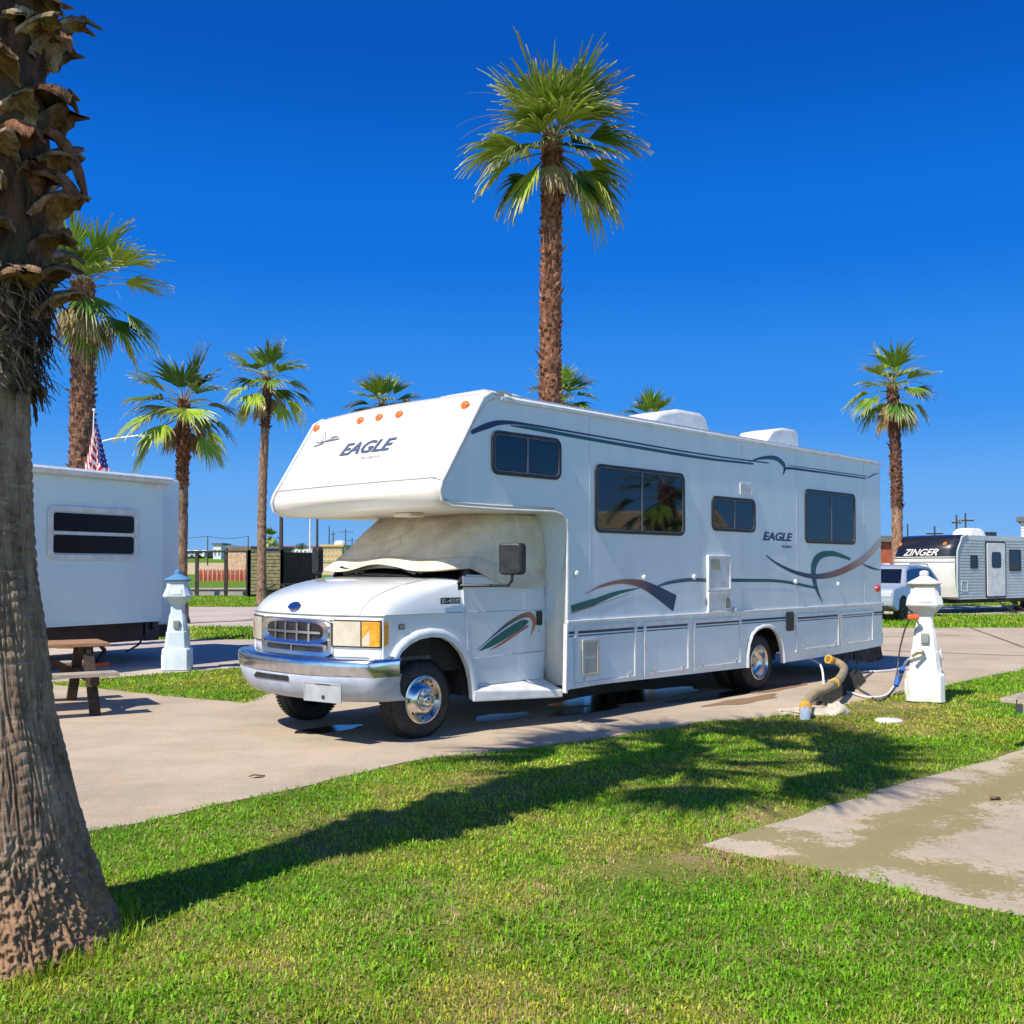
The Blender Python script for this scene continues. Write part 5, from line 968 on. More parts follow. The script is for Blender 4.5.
sc_ = 1.0

for e_, zz in ((rp_, .70), (lp_, .66)):
    q = mb(); q.box(-.045,.045,-.175,-.135,zz,zz+.12); q.build('outlet_box', 'grey_paint', e_, bevel=.006)
    q = mb(); q.box(-.235,-.215,-.09,.09,.08,.24); q.build('vent_plate', 'trim', e_, bevel=.004)
# ------------------------------------------------------------------ hoses, cable, filter, bristled hose support
def curve3(P, n=10):
    P = [Vector(p) for p in P]; P = [P[0]*2-P[1]]+P+[P[-1]*2-P[-2]]; o = []
    for i in range(1, len(P)-2):
        for k in range(n):
            t = k/n; p0, p1, p2, p3 = P[i-1:i+3]; o.append(.5*((2*p1)+(p2-p0)*t+(2*p0-5*p1+4*p2-p3)*t*t+(3*p1-p0-3*p2+p3)*t**3))
    return o+[P[-2]]
def px(x, y, l):           # point seen at x,y on the vertical plane that lies l metres out from the motorhome's side
    d = _ray(x, y); c0 = Vector((0,0,1.62)); p = P0+V_*(-l); t = (p-c0).dot(V_)/d.dot(V_); return c0+d*t
pts = [G(828,659,.36), G(837,662,.31), G(844,668,.28), G(840,678,.26), G(829,687,.24), G(815,693,.20), G(807,702,.14), G(805,713,.08)]
path_ = curve3(pts, 14); q = mb()
q.tube(path_, [.046+.006*(i % 2) for i in range(len(path_))], 14); hs_ = q.build('sewer_hose', 'hose_tan', smooth=60); tag(hs_, 'thick tan sewer hose with yellow cuffs snaking from under the motorhome to the ground', 'hose')
for i0, i1, r in ((0,4,.06),(int(len(path_)*.5),int(len(path_)*.5)+3,.062),(len(path_)-9,len(path_)-3,.066)):
    q = mb(); q.tube(path_[i0:i1], r, 14); q.build('cuff', 'yellow', hs_, smooth=50)
q = mb(); q.tube([path_[-3], path_[-1], path_[-1]-Vector((0,0,.07))], .056, 14); q.build('elbow', mat('elbow_clear', (.6,.68,.78), .2), hs_)
# the accordion support: dark slats standing in a curved row under the hose
q = mb(); sp = [p.copy() for p in path_[14:-26]]
sp = curve3([G(857,682), G(850,688), G(839,694), G(828,700), G(817,706)], 8)
for i, p in enumerate(sp):
    d = (sp[min(i+1, len(sp)-1)]-sp[max(i-1, 0)]); d.z = 0; d.normalize(); s_ = Vector((-d.y, d.x, 0)); h_ = .16-.06*i/len(sp); b_ = Vector((p.x, p.y, .012))
    for sg in (-1, 1): q.bar(b_+s_*.11*sg+d*.012*(i % 2), b_+s_*.03*sg+Vector((0,0,h_)), .03, .012, up=d)
    q.bar(b_+s_*.07+Vector((0,0,h_*.55)), b_-s_*.07+Vector((0,0,h_*.55)), .012, .03, up=d)
q.tube([p+Vector((0,0,.03)) for p in sp], .02, 6)
tag(q.build('hose_support', 'rubber', smooth=0), 'black slatted accordion support standing under the tan sewer hose', 'hose support')
# water hose with blue filter, power cable
wp = curve3([px(812,661,-.2), px(820,668,.1), px(824,680,.2), px(824,686,.3)], 8)
W0 = Vector(rp_.location)
hose = curve3([Vector((W0.x-.10,W0.y-.17,.57)), G(908,660,.50), G(903,668,.33), G(897,681,.15), G(886,695,.04), G(868,697,.03), G(852,693,.03), G(843,690,.03), G(850,680,.03), G(862,672,.03), G(880,671,.03), W(8.2,-.3,.03)], 10)
q = mb(); q.tube(hose, .014, 8); wh = q.build('water_hose', 'hose_white', smooth=60); tag(wh, 'white water hose looping on the concrete from the right utility post tap', 'hose')
q = mb(); q.tube([G(903,668,.36), G(899,676,.24), G(896,686,.12)], .034, 12); wf = q.build('water_filter', 'blue_plas', wh, bevel=.008)
q = mb(); q.tube([G(901.4,671.2,.315), G(898.2,680.5,.175)], .0352, 12, cap=False); q.build('filter_label', mat('filter_label', (.18,.28,.62), .4, c2=(.6,.65,.75), scale=24), wf)
q = mb(); q.tube([Vector((W0.x-.08,W0.y-.13,.62)), Vector((W0.x-.10,W0.y-.20,.60)), Vector((W0.x-.18,W0.y-.22,.60)), Vector((W0.x-.24,W0.y-.22,.56))], .018, 8); tp_ = q.build('tap', 'brass', rp_); q = mb(); q.box(W0.x-.14,W0.x-.08,W0.y-.26,W0.y-.24,.60,.62)
tp_.parent = None; tp_.parent = rp_; tp_.matrix_parent_inverse = (Matrix.Translation(rp_.location) @ Matrix.Rotation(rp_.rotation_euler.z, 4, 'Z')).inverted()
cab = curve3([Vector((W0.x-.16,W0.y-.16,1.03)), G(908,622,.92), G(902,640,.62), G(899,655,.35), G(897,672,.12), G(892,690,.03), G(880,700,.03), G(868,694,.03), G(858,684,.03), W(7.9,.2,.03)], 10)
q = mb(); q.tube(cab, .011, 8); cb = q.build('power_cable', 'cable', smooth=60); tag(cb, 'dark power cable hanging from an orange plug under the right post head', 'cable')
q = mb(); q.box(W0.x-.27,W0.x-.14,W0.y-.20,W0.y-.14,1.0,1.06); q.build('plug', 'orange', cb, bevel=.015)
q = mb(); q.tube(curve3([W(5.45,.3,.36), W(5.5,.0,.25), px(824,685,.2), px(826,690,.3)], 8), .016, 8); tag(q.build('drain_hose', 'hose_white', smooth=60), 'short white hose dangling under the motorhome beside the tan sewer hose', 'hose')
# slab of stone round the drain, round lid in the grass
q = mb(); n = 16
def rock(q, c, rx, ry, rz, sd_): q.grid(lambda a, b: (lambda d: (c.x+rx*d.x*(1+.35*noise.noise(d*1.7+Vector((sd_,0,0)))), c.y+ry*d.y*(1+.35*noise.noise(d*1.7+Vector((sd_,0,0)))), max(0, c.z+rz*d.z*(1+.4*noise.noise(d*2.5+Vector((sd_,0,0)))))))(Vector((math.cos(2*math.pi*a)*math.sin(math.pi*b), math.sin(2*math.pi*a)*math.sin(math.pi*b), math.cos(math.pi*b)))), 25, 13)
rock(q, G(812,713,.0), .42, .22, .055, 3); tag(q.build('drain_stone', 'stone', smooth=60), 'broad flat pale stone beneath the end of the tan sewer hose', 'stone')
q = mb(); rock(q, G(836,711,.03), .13, .10, .09, 8); tag(q.build('stone', 'stone', smooth=60), 'small rounded pale stone on the right end of the flat drain stone', 'stone')
q = mb(); q.lathe([(.14,0),(.14,.02),(.12,.032),(0,.036)], 24); o = q.build('plastic_disc', 'white_paint', loc=G(889,722,.0)); tag(o, 'white round plastic disc lying in the shaded grass', 'disc')
for x, y, lb in ((257,777,'small reddish dead leaf lying on the concrete in front of the motorhome'),(995,799,'small reddish dead leaf lying on the right hand concrete pad')):
    q = mb(); q.grid(lambda a, b: ((a-.5)*.13, (b-.5)*.06*math.sin(math.pi*min(max(a,.02),.98)), (.006+.018*abs(b-.5)+.006*math.sin(a*5))), 8, 5); o = q.build('dead_leaf', 'led', loc=G(x, y, .012)); o.rotation_euler = (0,0,.6); tag(o, lb, 'leaf', 'dead leaves on the concrete')

# ------------------------------------------------------------------ picnic tables
def picnic(name, loc, rz, L_, mt, ml, label, mb2=None, plaque=False):
    e = empty(name, loc, rz); tag(e, label, 'picnic table', 'picnic tables')
    # x along the table; its right end is at x=0
    q = mb()
    for k in range(5): q.box(-L_, 0, -.37+.15*k, -.37+.15*k+.14, .72, .76)
    q.build('table_top', mt, e, bevel=.004)
    for s in (-1, 1):
        q = mb()
        for k in range(2): q.box(-L_, 0, s*.78-.14+.145*k, s*.78-.005+.145*k, .43, .47)
        q.build('bench', mb2 or mt, e, bevel=.004)
    for xx in (-.22, -L_+.22):
        for s in (-1, 1):
            q = mb(); q.bar((xx, s*.78, .0), (xx, s*.25, .72), .05, .11, up=(1,0,0)); q.build('leg', ml, e)
        q = mb(); q.box(xx-.025, xx+.025, -.85, .85, .33, .43); q.box(xx-.025, xx+.025, -.36, .36, .63, .72); q.build('cross_beam', ml, e)
    for s in (-1, 1): q = mb(); q.bar((s*(L_/2-.3)-L_/2, 0, .38), (s*.15-L_/2, 0, .70), .05, .09); q.build('brace', ml, e)
    return e
YT = R_(58); ut = Vector((math.sin(YT), math.cos(YT), 0)); vt = Vector((-ut.y, ut.x, 0)); be = Vector((-4.36,11.4,0))
tb = be+vt*.78; t1 = picnic('picnic_table', (tb.x, tb.y, .012), math.pi/2-YT, 1.9, 'wood_warm', 'wood_dark', 'warm brown wooden picnic table partly hidden by the near palm trunk', 'wood_grey')
rb = G(1016,722); t2 = picnic('picnic_table', (4.985, 8.52, 0), RZ+math.pi, 1.95, 'wood_grey', 'grey_paint', 'weathered picnic table cut off by the right edge of the photo, bench end showing', 'wood_grey')
t3 = picnic('picnic_table', (D(262,568,56).x+1.9, 56.5, 0), R_(8), 2.2, 'fence_dark', 'grey_paint', 'distant picnic table with pale A-shaped ends before the wooden enclosure')

# ------------------------------------------------------------------ right hand side: travel trailer, car, red building, white house
YR = R_(56); tr_ = empty('travel_trailer', (15.55,36.0,0), math.pi/2-YR); tag(tr_, 'silver sided travel trailer with navy and white nose cap and white door', 'trailer')
sd2 = [(0.05,.52),(7.2,.52),(7.2,2.78),(.55,2.78),(.30,2.70),(.02,2.35),(-.03,1.9),(-.01,.9)]
q = mb(); q.prism(sd2, 0, 2.44); q.build('body', 'siding', tr_, smooth=0)
q = mb()
for k in range(20): z = .60+k*.105; q.box(.02,7.2,-.008,-.001,z,z+.012)
q.build('siding_ribs', mat('siding_shade', (.22,.24,.26), .5), tr_, smooth=0)
npf = [(.62,2.80),(.30,2.74),(-.02,2.38),(-.12,2.0),(-.16,1.6),(-.12,1.0),(-.02,.60)]
def capr(i0, i1, m, nm, off):
    q = mb(); q.grid(lambda a, c: (lambda P: (P[0]-.35*math.sin(math.pi*c)**.5-off, -.02+2.48*c, P[1]))((lambda t: (lambda k: (npf[k][0]+(npf[k+1][0]-npf[k][0])*(t-k), npf[k][1]+(npf[k+1][1]-npf[k][1])*(t-k)))(min(int(t), len(npf)-2)))(i0+(i1-i0)*a)), 12, 24); return q.build(nm, m, tr_, smooth=50)
nc = capr(0, 3.15, 'navy_cap', 'nose_cap', 0); capr(3.15, 6, 'gelcoat', 'lower_nose', 0)
for a, b_, m in ((2.95,3.02,'gelcoat'),(3.12,3.32,'gelcoat'),(3.42,3.46,'teal')): capr(a, b_, m, 'stripe', .012)
def onz(p): c = (2.42-p.x)/2.42; t = p.z; zz = t; i = [k for k in range(len(npf)-1) if npf[k][1] >= zz >= npf[k+1][1]][0]; f = (npf[i][1]-zz)/(npf[i][1]-npf[i+1][1]); x = npf[i][0]+(npf[i+1][0]-npf[i][0])*f; cc = min(max(p.x/2.44, 0), 1); return Vector((x-.35*math.sin(math.pi*cc)**.5-.03, -.02+2.48*cc, zz))
text_mesh('lettering', 'ZINGER', 'gelcoat', 1.85, .48, 2.06, 2.30, onz, nc, .02, .45)
for yy in (.35, 2.1): q = mb(); q.lathe([(.06,0),(.04,.02),(0,.02)], 10, lambda p, yy=yy: onz(Vector((yy+p.x, 0, 2.48+p.y)))-Vector((p.z,0,0))); q.build('marker_light', 'marker', nc)
q = mb(); q.plate(1.78,2.92,.60,2.52,.06,-.05,-.010); dr_ = q.build('door', 'white_paint', tr_, bevel=.01)
q = mb(); q.plate(2.05,2.65,1.62,2.20,.10,-.056,-.051); q.build('pane', 'glass', dr_)
q = mb(); q.ring(1.72,2.98,.55,2.58,.05,.055,-.03,-.009); q.build('door_frame', 'black', tr_)
for x0, x1, z0, z1 in ((.80,1.22,1.60,2.08),(3.25,4.0,1.50,2.30),(4.9,6.1,1.5,2.2)):
    q = mb(); q.ring(x0,x1,z0,z1,.06,.05,-.03,-.009); w2_ = q.build('window', 'black', tr_); q = mb(); q.plate(x0+.04,x1-.04,z0+.04,z1-.04,.04,-.016,-.010); q.build('pane', 'glass', w2_)
q = mb(); q.ring(.22,.62,.80,1.18,.03,.03,-.02,-.009); q.build('hatch', 'trim', tr_)
q = mb(); q.tube([(-.02+.0,-.02,.6),(-.04,-.02,1.2),(-.02,-.02,2.2),(.28,-.02,2.72),(.6,-.02,2.80)], .03, 6); q.build('edge_trim', 'siding', tr_)
q = mb(); q.box(.1,7.1,.1,2.3,.38,.52); q.build('chassis', 'dark', tr_)
q = mb(); q.bar((.1,.4,.45),(-1.1,1.22,.45),.1); q.bar((.1,2.0,.45),(-1.1,1.22,.45),.1); q.box(-1.15,-1.0,1.15,1.3,.3,.6); q.build('hitch', 'dark', tr_)
for k in range(2): q = mb(); q.lathe([(.34,-.1),(.36,0),(.34,.1),(.2,.11)], 20, lambda p, k=k: Vector((4.3+.85*k+p.x, .2+p.z, .36+p.y))); q.build('wheel', 'rubber', tr_)
q = mb(); 
for k in range(3): q.box(2.1,2.9,-.35-.25*k,-.12-.25*k,.42-.18*k,.46-.18*k)
q.bar((2.12,-.1,.5),(2.12,-.95,.02),.04); q.bar((2.88,-.1,.5),(2.88,-.95,.02),.04); q.build('entry_steps', 'dark', tr_)
q = mb(); q.grid(lambda a, c: (2.1+1.1*a, .8+.8*c, 2.77+.34*(1-max(abs(2*a-1), abs(2*c-1))**6)), 16, 12); q.build('air_conditioner', 'trim', tr_, smooth=60)
q = mb(); q.box(3.5,4.0,.9,1.4,2.77,2.98); q.build('roof_vent', 'black', tr_, bevel=.03)
for k, (xx, hh) in enumerate(((.9,2.3),(2.9,2.6))): pass
def car(loc, rz, label, mat_, name='parked_car'):
    e = empty(name, loc, rz); tag(e, label, 'car', 'cars parked in the camp site')
    pr = [(0.02,.45),(0,.75),(.06,.95),(.25,1.03),(1.15,1.12),(1.75,1.58),(2.1,1.70),(3.4,1.73),(4.35,1.66),(4.75,1.25),(4.85,.95),(4.85,.42),(4.4,.30),(.4,.30)]
    q = mb(); n = len(pr); ws = lambda z: .95 if z < 1.1 else .95-.24*(z-1.1)/.6
    q.add([(x, .95-ws(z)*1.0, z) for x, z in pr]+[(x, .95+ws(z)*1.0, z) for x, z in pr], [tuple(range(n)), tuple(range(2*n-1, n-1, -1))]+[(i+n, (i+1) % n+n, (i+1) % n, i) for i in range(n)]); bd = q.build('body', mat_, e, bevel=.07, smooth=50)
    sl = lambda z: .95-ws(z)
    for y0, sg in ((0,-1),(1.9,1)):
        for poly in ([(1.35,1.15),(1.85,1.54),(2.45,1.60),(2.45,1.12)],[(2.53,1.12),(2.53,1.60),(3.4,1.61),(3.5,1.12)],[(3.6,1.12),(3.5,1.60),(4.15,1.55),(4.45,1.15)]):
            q = mb(); yv = lambda z: (sl(z)-.012 if sg < 0 else 1.9-sl(z)+.012); q.add([(x, yv(z), z) for x, z in poly], [tuple(range(len(poly)))]); q.build('window', 'glass', e, smooth=0)
        for xx in (.95, 3.85):
            q = mb(); q.lathe([(.42,-.02),(.40,.012),(0,.012)], 24, lambda p, xx=xx: Vector((xx+p.x, y0+sg*p.z, .38+p.y))); q.build('wheel_arch', 'dark', e)
            w0 = empty('wheel', (xx, y0, .36), 0, e); q = mb(); q.lathe([(.22,.02),(.33,.02),(.36,-.03),(.36,-.2),(.2,-.22)], 28, lambda p: Vector((p.x, sg*p.z, p.y))); q.build('tyre', 'rubber', w0)
            q = mb(); q.lathe([(.23,.015),(.19,-.02),(.08,.0),(0,.015)], 24, lambda p: Vector((p.x, sg*p.z, p.y))); rm = q.build('rim', 'chrome_dull', w0)
            q = mb()
            for k in range(5): a = k*1.2566+.6; q.bar((.09*math.cos(a), sg*.012, .09*math.sin(a)), (.19*math.cos(a), sg*.0, .19*math.sin(a)), .07, .03, up=(0,1,0))
            q.build('rim_openings', 'black', rm)
        q = mb(); q.ball((1.55, y0+sg*.12, 1.16), .13, 12, (.7,1,.75)); q.build('mirror', mat_, e)
    q = mb(); q.add([(1.19,.16,1.15),(1.19,1.74,1.15),(1.78,1.60,1.57),(1.78,.30,1.57)], [(0,1,2,3)], lambda p: p+Vector((-.03,0,.02))); q.build('windscreen', 'glass', e, smooth=0)
    for yy in (.04, 1.46): q = mb(); q.plate(yy, yy+.40, .74, .90, .04, 0, .12, lambda p: Vector((-.015+p.y, p.x, p.z))); q.build('headlight', mat('headlamp', (.75,.78,.82), .1, .3), e, bevel=.02)
    q = mb(); q.plate(.5,1.4,.56,.82,.04,0,.08,lambda p: Vector((-.02+p.y, p.x, p.z))); q.build('grille', 'black', e); q = mb(); q.plate(.15,1.75,.40,.48,.03,0,.08,lambda p: Vector((-.01+p.y, p.x, p.z))); q.build('air_intake', 'black', e)
    for yy in (.22,1.68): q = mb(); q.tube([(2.2,yy,1.70),(2.3,yy,1.76),(4.0,yy,1.75),(4.1,yy,1.68)], .02, 6); q.build('roof_rail', 'alu', e)
    return e
car((11.45,31.0,.0), R_(51), 'pale silver blue SUV parked behind the right end of the motorhome', 'suv_paint')
def house(name, label, cat, loc, rz, L_, Wd, H, m, roof='flat', rows=1, cols_=3, wz=.9, wh=1., ww=.9, rm='roof_grey', door=True):
    e = empty(name, loc, rz); tag(e, label, cat)
    q = mb(); q.box(0, L_, 0, Wd, 0, H); q.build('wall', m, e)
    q = mb()
    if roof == 'flat': q.box(-.3, L_+.3, -.3, Wd+.3, H, H+.35)
    else: q.add([(-.4,-.4,H),(L_+.4,-.4,H),(L_+.4,Wd+.4,H),(-.4,Wd+.4,H),(L_*.2,Wd/2,H+Wd*.25),(L_*.8,Wd/2,H+Wd*.25)], [(3,2,1,0),(0,1,5,4),(1,2,5),(2,3,4,5),(3,0,4)])
    q.build('roof', rm, e, smooth=0)
    for r in range(rows):
        for c in range(cols_):
            x = L_*(c+.5)/cols_; z = wz+r*H/rows; q = mb(); q.ring(x-ww/2, x+ww/2, z, z+wh, .02, .08, -.06, -.002); w_ = q.build('window', 'trim', e); q = mb(); q.plate(x-ww/2+.07, x+ww/2-.07, z+.07, z+wh-.07, .01, -.02, -.004); q.build('pane', 'glass', w_)
    return e
p = D(884,568,62); house('red_building', 'red brick wall of a building showing between motorhome tail and travel trailer', 'building', (p.x-5, 62, 0), 0, 5.6, 5, 3.2, 'brick', cols_=4)
p = D(1021.5,568,75); h_ = house('white_house', 'white clapboard building whose edge shows above the travel trailer at far right', 'building', (p.x, 75, 0), R_(-30), 9, 7, 5.0, 'white_paint', cols_=4, rows=2, wh=1.1)
q = mb()
for k in range(24): q.box(0, 9, -.02, -.001, .1+k*.21, .13+k*.21)
q.build('clapboards', mat('clapboard_line', (.45,.47,.5), .7), h_, smooth=0)

# ------------------------------------------------------------------ far left: rail fence, wooden enclosure, red pickets, buildings, poles
fc = empty('rail_fence', (D(184,568,59).x, 59, 0)); tag(fc, 'tall dark two-rail fence with wooden posts beyond the road strip', 'fence')
X0 = fc.location.x
for xpx in (150,197,226,248):
    q = mb(); x = D(xpx,568,59).x-X0; q.box(x-.09,x+.09,-.09,.09,0,2.62); q.build('post', 'fence_dark', fc, bevel=.01)
for z in (.28, 2.50):
    q = mb(); q.box(D(110,568,59).x-X0, D(248,568,59).x-X0, -.13,-.092, z, z+.12); q.build('rail', 'fence_dark', fc)
q = mb(); q.bar((D(247,568,59).x-X0,-.1,2.6),(D(255,568,59).x-X0,-.1,.9),.12); q.build('brace', 'fence_dark', fc)
en = empty('wooden_enclosure', D(282,568,57)-Vector((0,0,1.62)), 0); en.location.z = 0; tag(en, 'tall slatted wooden enclosure, olive front and side darkened for shade, beside a slender palm', 'enclosure')
ua = Vector((-.97,.25,0)); ub = Vector((.55,.83,0))
def wallp(a, b_, m, vert=False):
    n = 12; d = (b_-a); L_ = d.length; d.normalize(); nn = Vector((-d.y, d.x, 0))
    q = mb()
    if vert:
        for k in range(10): p = a+d*L_*(k+.5)/10; q.bar(p, p+Vector((0,0,2.5)), L_/10*.93, .08, up=nn)
    else:
        for k in range(n): z = .15+k*.195; q.bar(a+Vector((0,0,z+.08)), b_+Vector((0,0,z+.08)), .05, .165)
    q.build('slats', m, en, smooth=0)
    for p in (a, b_): q = mb(); q.bar(p, p+Vector((0,0,2.62)), .16); q.build('corner_post', m, en)
Z0 = Vector((0,0,0)); A1 = Z0+ua*2.0; B1 = Z0+ub*3.0; wallp(Z0, A1, 'wood_olive'); wallp(Z0, B1, 'wood_dark', True); wallp(A1, A1+ub*3.0, 'wood_dark', True)  # dark wood puts the side's shade into its colour
q = mb(); q.add([Z0+Vector((0,0,2.45)), B1+Vector((0,0,2.45)), A1+ub*3+Vector((0,0,2.45)), A1+Vector((0,0,2.45))], [(0,1,2,3)]); q.build('lid', 'wood_dark', en)
rf = empty('picket_fence', (D(195,568,95).x, 95, gz(95)-.1)); tag(rf, 'low red and white picket fence beyond the pale road', 'fence')
xr = D(247,568,95).x-rf.location.x; n = 46
for cc, off in (('red_paint', 0), ('sand_wall', 1)):
    q = mb()
    for k in range(n):
        if (k % 4 == 3) == (off == 1): q.box(xr*k/n, xr*k/n+xr/n*.72, 0, .06, 0, 1.05+.08*(k % 3))
    q.build('pickets', cc, rf, smooth=0)
q = mb(); q.box(0, xr, .062, .12, .3, .42); q.build('rail', 'red_paint', rf)
sw = empty('stone_wall', (D(229,568,112).x, 112, 0)); tag(sw, 'rough sandy block wall with a sloping left shoulder behind the picket fence', 'wall')
q = mb(); xe = D(247,568,112).x-sw.location.x+.5; q.prism([(-1.2,.0),(xe,.0),(xe,3.35),(0.1,3.35),(-.1,2.2),(-.9,1.5)], 0, .6); q.build('wall', mat('sandy_block', (.62,.45,.30), .95, c2=(.42,.28,.18), scale=3, bump=.5, bscale=12, bdist=.1), sw, smooth=0)
def hpx(name, label, x0, x1, yt, Y, Wd, m, cat='building', rows=1, cols_=4, **k):
    a = D(x0, 568, Y).x; b_ = D(x1, 568, Y).x; g_ = gz(Y)-.3; zt = D(x0, yt, Y).z; H = zt-g_; return house(name, label, cat, (a, Y, g_), 0, b_-a, Wd, H-.35, m, rows=rows, cols_=cols_, wz=(H-.35)/rows*.3, wh=(H-.35)/rows*.42, ww=(b_-a)/cols_*.5, **k)
hpx('low_building', 'long low tan building with dark windows behind the wooden enclosure', 228, 249, 546, 160, 8, 'sand_wall', cols_=2)
hpx('low_building', 'grey roofed low building with a dark window row, joined behind the slender palm', 250, 281, 546.5, 170, 8, 'roof_grey', cols_=6)
hpx('white_building', 'small white building with a red lower band near the left horizon', 213, 221, 543, 210, 6, 'white_paint', cols_=2)
hpx('red_white_building', 'small building with red side next to the small white one on the horizon', 221, 228, 545, 214, 6, 'red_paint', cols_=2, rm='white_paint')
hpx('white_building', 'long pale building on the horizon between the pole and the yellow house', 283, 319, 546, 260, 8, 'white_paint', cols_=9, rm='brick')
yb = hpx('yellow_building', 'yellow two storey beach building carrying a round white tank', 322, 342, 544.5, 175, 8, 'yellow_wall', rows=3, cols_=5, rm='yellow_wall')
wt = empty('water_tank', D(340,568,178)); wt.location.z = D(340,545,178).z; tag(wt, 'round white water tank rising over the yellow building', 'tank')
q = mb(); q.lathe([(1.1,-1.5),(1.1,.15),(1.0,.5),(.5,.75),(0,.8)], 20); q.build('tank', 'white_paint', wt); q = mb(); q.lathe([(1.14,-.3),(1.14,-.15)], 20); q.build('band', 'roof_grey', wt)
# utility poles: each a thing with crossarm and insulators
def upole(x, yt, Y, m='pole', r=.16, arm=1.2, label='', lamp=False):
    p = D(x, 568, Y); g_ = gz(Y)-.2; e = empty('utility_pole', (p.x, Y, g_)); H = D(x, yt, Y).z-g_; tag(e, label, 'pole', 'utility poles on the horizon')
    q = mb(); q.tube([(0,0,0),(0,0,H)], [r, r*.7], 10); q.build('pole', m, e)
    if arm:
        q = mb(); q.box(-arm, arm, -.06, .06, H-.9, H-.75); a_ = q.build('crossarm', m, e)
        for k in (-1,-.5,.5,1):
            q = mb(); q.lathe([(.05,0),(.07,.1),(.03,.2),(0,.2)], 8); q.build('insulator', 'grey_paint', a_, loc=(k*arm*.9, 0, H-.75))
    return e, H
PL = [(281,505,120,'pole',.28,0,'thick dark pole between the slender palm and the motorhome nose'),(310,500,150,'siding',.17,0,'pale grey pole, left of the pair hanging below the overcab edge'),(317,498,150,'pole',.20,0,'darker pole, right of the pair hanging below the overcab edge'),(329,526,240,'pole',.16,0,'thin pole standing left of the yellow building'),(333,531,260,'pole',.15,.7,'short thin pole in front of the yellow building'),(345.5,529,300,'pole',.18,2.2,'thin pole with crossarm just right of the white tank'),(352,538,340,'pole',.2,1.6,'lowest thin pole right of the white tank near the windscreen cover'),
 (259.5,492,90,'pole',.14,0,'dark pole hiding along the left side of the slender palm trunk'),(207.5,536,140,'fence_dark',.09,0,'thin low mast above the left rail fence'),(248,536,140,'fence_dark',.09,0,'thin low mast near the tan building'),
 (908,524,95,'pole',.09,0,'leftmost thin pole above the dark nosed trailer'),(935,526,110,'pole',.12,.9,'shorter pole left of the trailer air conditioner'),(957,515,110,'pole',.12,.5,'tall pole directly above the trailer air conditioner'),(966,513,112,'pole',.12,.9,'tallest pole right above the trailer air conditioner')]
PP = {}
for x, yt, Y, m, r, arm, lb in PL: PP[x] = upole(x, yt, Y, m, r, arm, lb)
q = mb(); a = PP[207.5][0].location+Vector((0,0,PP[207.5][1])); b_ = PP[248][0].location+Vector((0,0,PP[248][1]))
for A_, B_ in ((a+Vector((-9,0,0)), a), (a, b_)): q.tube([A_.lerp(B_, t/8)-Vector((0,0,.35*math.sin(math.pi*t/8))) for t in range(9)], .035, 5)
tag(q.build('overhead_wire', 'fence_dark'), 'thin dark wire strung between the two low masts at left', 'wire')
# street lamp: curved arm over the trailer roof
p = D(72,568,46); sl_ = empty('street_lamp', (p.x, 46, 0)); tag(sl_, 'street lamp whose thin curved arm reaches out above the box trailer roof', 'street lamp')
L0 = Vector((p.x, 46, 0)); q = mb(); q.tube([(0,0,0), (0,0,D(72,462,46).z)], [.1,.07], 10); q.build('pole', 'siding', sl_)
q = mb(); q.tube(curve3([(0,0,D(72,462,46).z-.1), D(88,449,46)-L0, D(108,440,46)-L0, D(140,435.5,46)-L0], 8), .045, 8); q.build('arm', 'siding', sl_)
q = mb(); q.plate(0,.6,0,.1,.04,-.1,.1, lambda v: v+D(138,437.5,46)-L0); q.build('lamp_head', 'siding', sl_, bevel=.02)
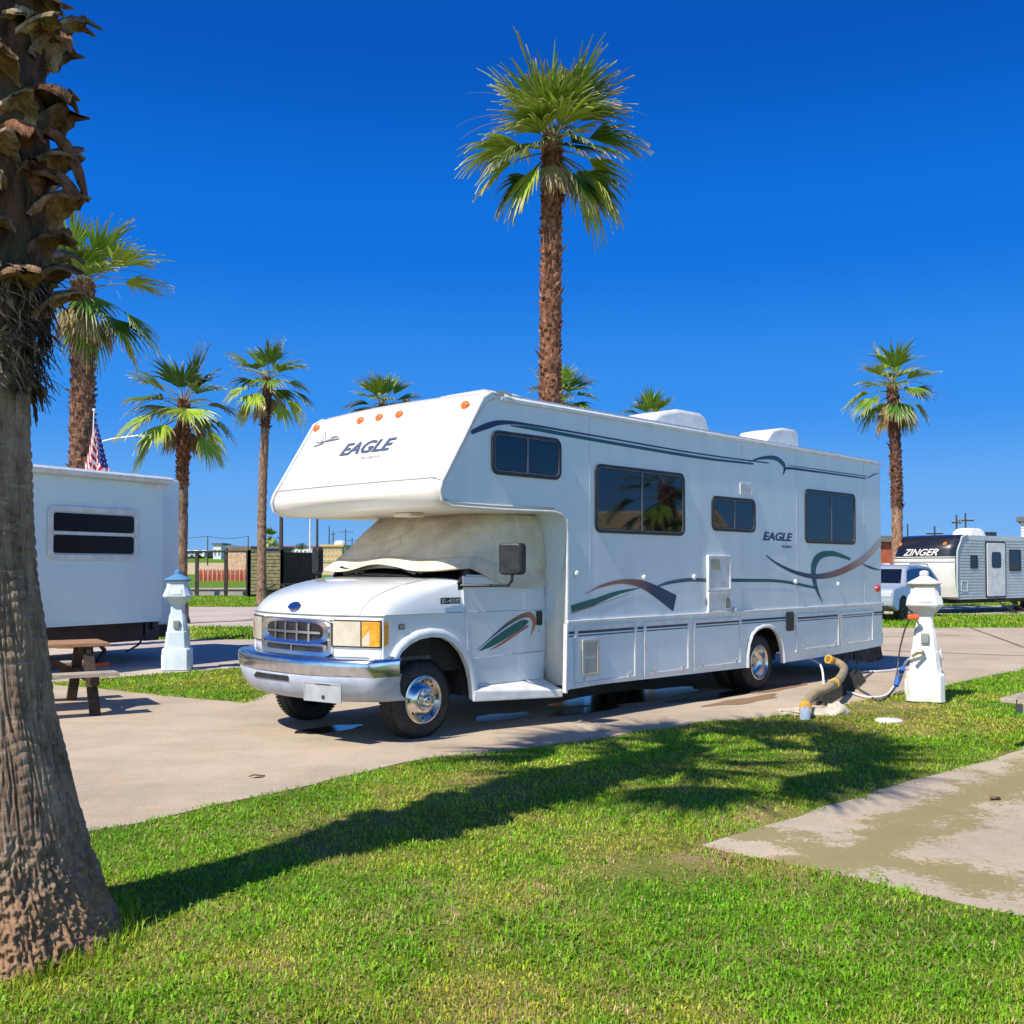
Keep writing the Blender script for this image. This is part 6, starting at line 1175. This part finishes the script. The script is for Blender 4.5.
# small round bushes and a round tree on the horizon
def bush(px_, py_, Y, r, label, name='tree', cat='tree', tr=True):
    c = D(px_, py_, Y); g_ = gz(Y)-.2; e = empty(name, (c.x, Y, g_)); tag(e, label, cat, 'round trees on the horizon'); rg = random.Random(int(px_)); q = mb(); q.cur = (1,1,1)
    for k in range(700):
        d = Vector((rg.gauss(0,1), rg.gauss(0,1), rg.gauss(0,1))).normalized()*r*(rg.random()**.4); p = Vector((0,0,c.z-g_))+Vector((d.x*1.2, d.y, d.z*.75)); s = r*.13
        q.cur = tuple(Vector((.04,.09,.025))*rg.uniform(.5,1.8)); q.add([p+Vector((rg.uniform(-s,s), rg.uniform(-s,s), rg.uniform(-s,s))) for _ in range(3)], [(0,1,2)])
    q.build('crown', 'leaf', e, smooth=0); q = mb(); q.tube([(0,0,0),(0,0,c.z-g_)], [r*.12, r*.06], 8); q.build('trunk', 'pole', e)
bush(301,546.5,230,1.1,'small dark round tree above the long pale horizon building'); bush(292,549,240,.7,'smallest dark bush-like tree left of the round tree'); 
for k, (x, Y, c, lb) in enumerate(((185,222,'suv_paint','blue-grey car, leftmost of the far row on the field edge'),(193,224,'white_paint','white car in the middle of the far row'),(202,226,'navy_cap','dark car at the right of the far row on the field edge'))):
    p = D(x, 568, Y); car((p.x-2.4, Y, gz(Y)), 0, lb, c)

# ------------------------------------------------------------------ for the motorhome's window reflections: an added unseen tan trailer, and the palm mirrored there
nt_ = empty('travel_trailer', (18.4,17.6,0), R_(-76)); tag(nt_, 'unseen tan trailer added to be mirrored in the lower half of the motorhome windows', 'trailer')
q = mb(); q.prism([(0,.6),(5.6,.6),(5.6,3.25),(.8,3.25),(.1,2.4)], 0, 2.4); q.build('body', mat('tan_siding', (.68,.55,.36), .5, c2=(.6,.48,.31), scale=2), nt_, bevel=.04)
for x0, x1 in ((1.2,2.2),(3.6,4.9)):
    for ya, yb in ((-.03,-.003),(2.403,2.43)): q = mb(); q.ring(x0,x1,1.6,2.4,.08,.05,ya,yb); w_ = q.build('window', 'black', nt_); q = mb(); q.plate(x0+.04,x1-.04,1.64,2.36,.05,ya+.01,ya+.014); q.build('pane', 'glass', w_)
q = mb(); q.box(.3,5.4,.2,2.2,.4,.6); q.build('chassis', 'dark', nt_)
for k in range(2):
    for yy in (.1,2.3): q = mb(); q.lathe([(.34,-.1),(.36,0),(.34,.1),(.2,.11)], 20, lambda p, k=k, yy=yy: Vector((2.9+.85*k+p.x, yy+p.z, .36+p.y))); q.build('wheel', 'rubber', nt_)
palm('fan_palm', (13.6,14.4,0), (13.6,14.4,3.5), .2, .17, 'palm seen as a dark silhouette mirrored in the big motorhome window', cr=1.0, nfan=18, seg=20, seed=61, skirt=6, boots=(.5,1.))
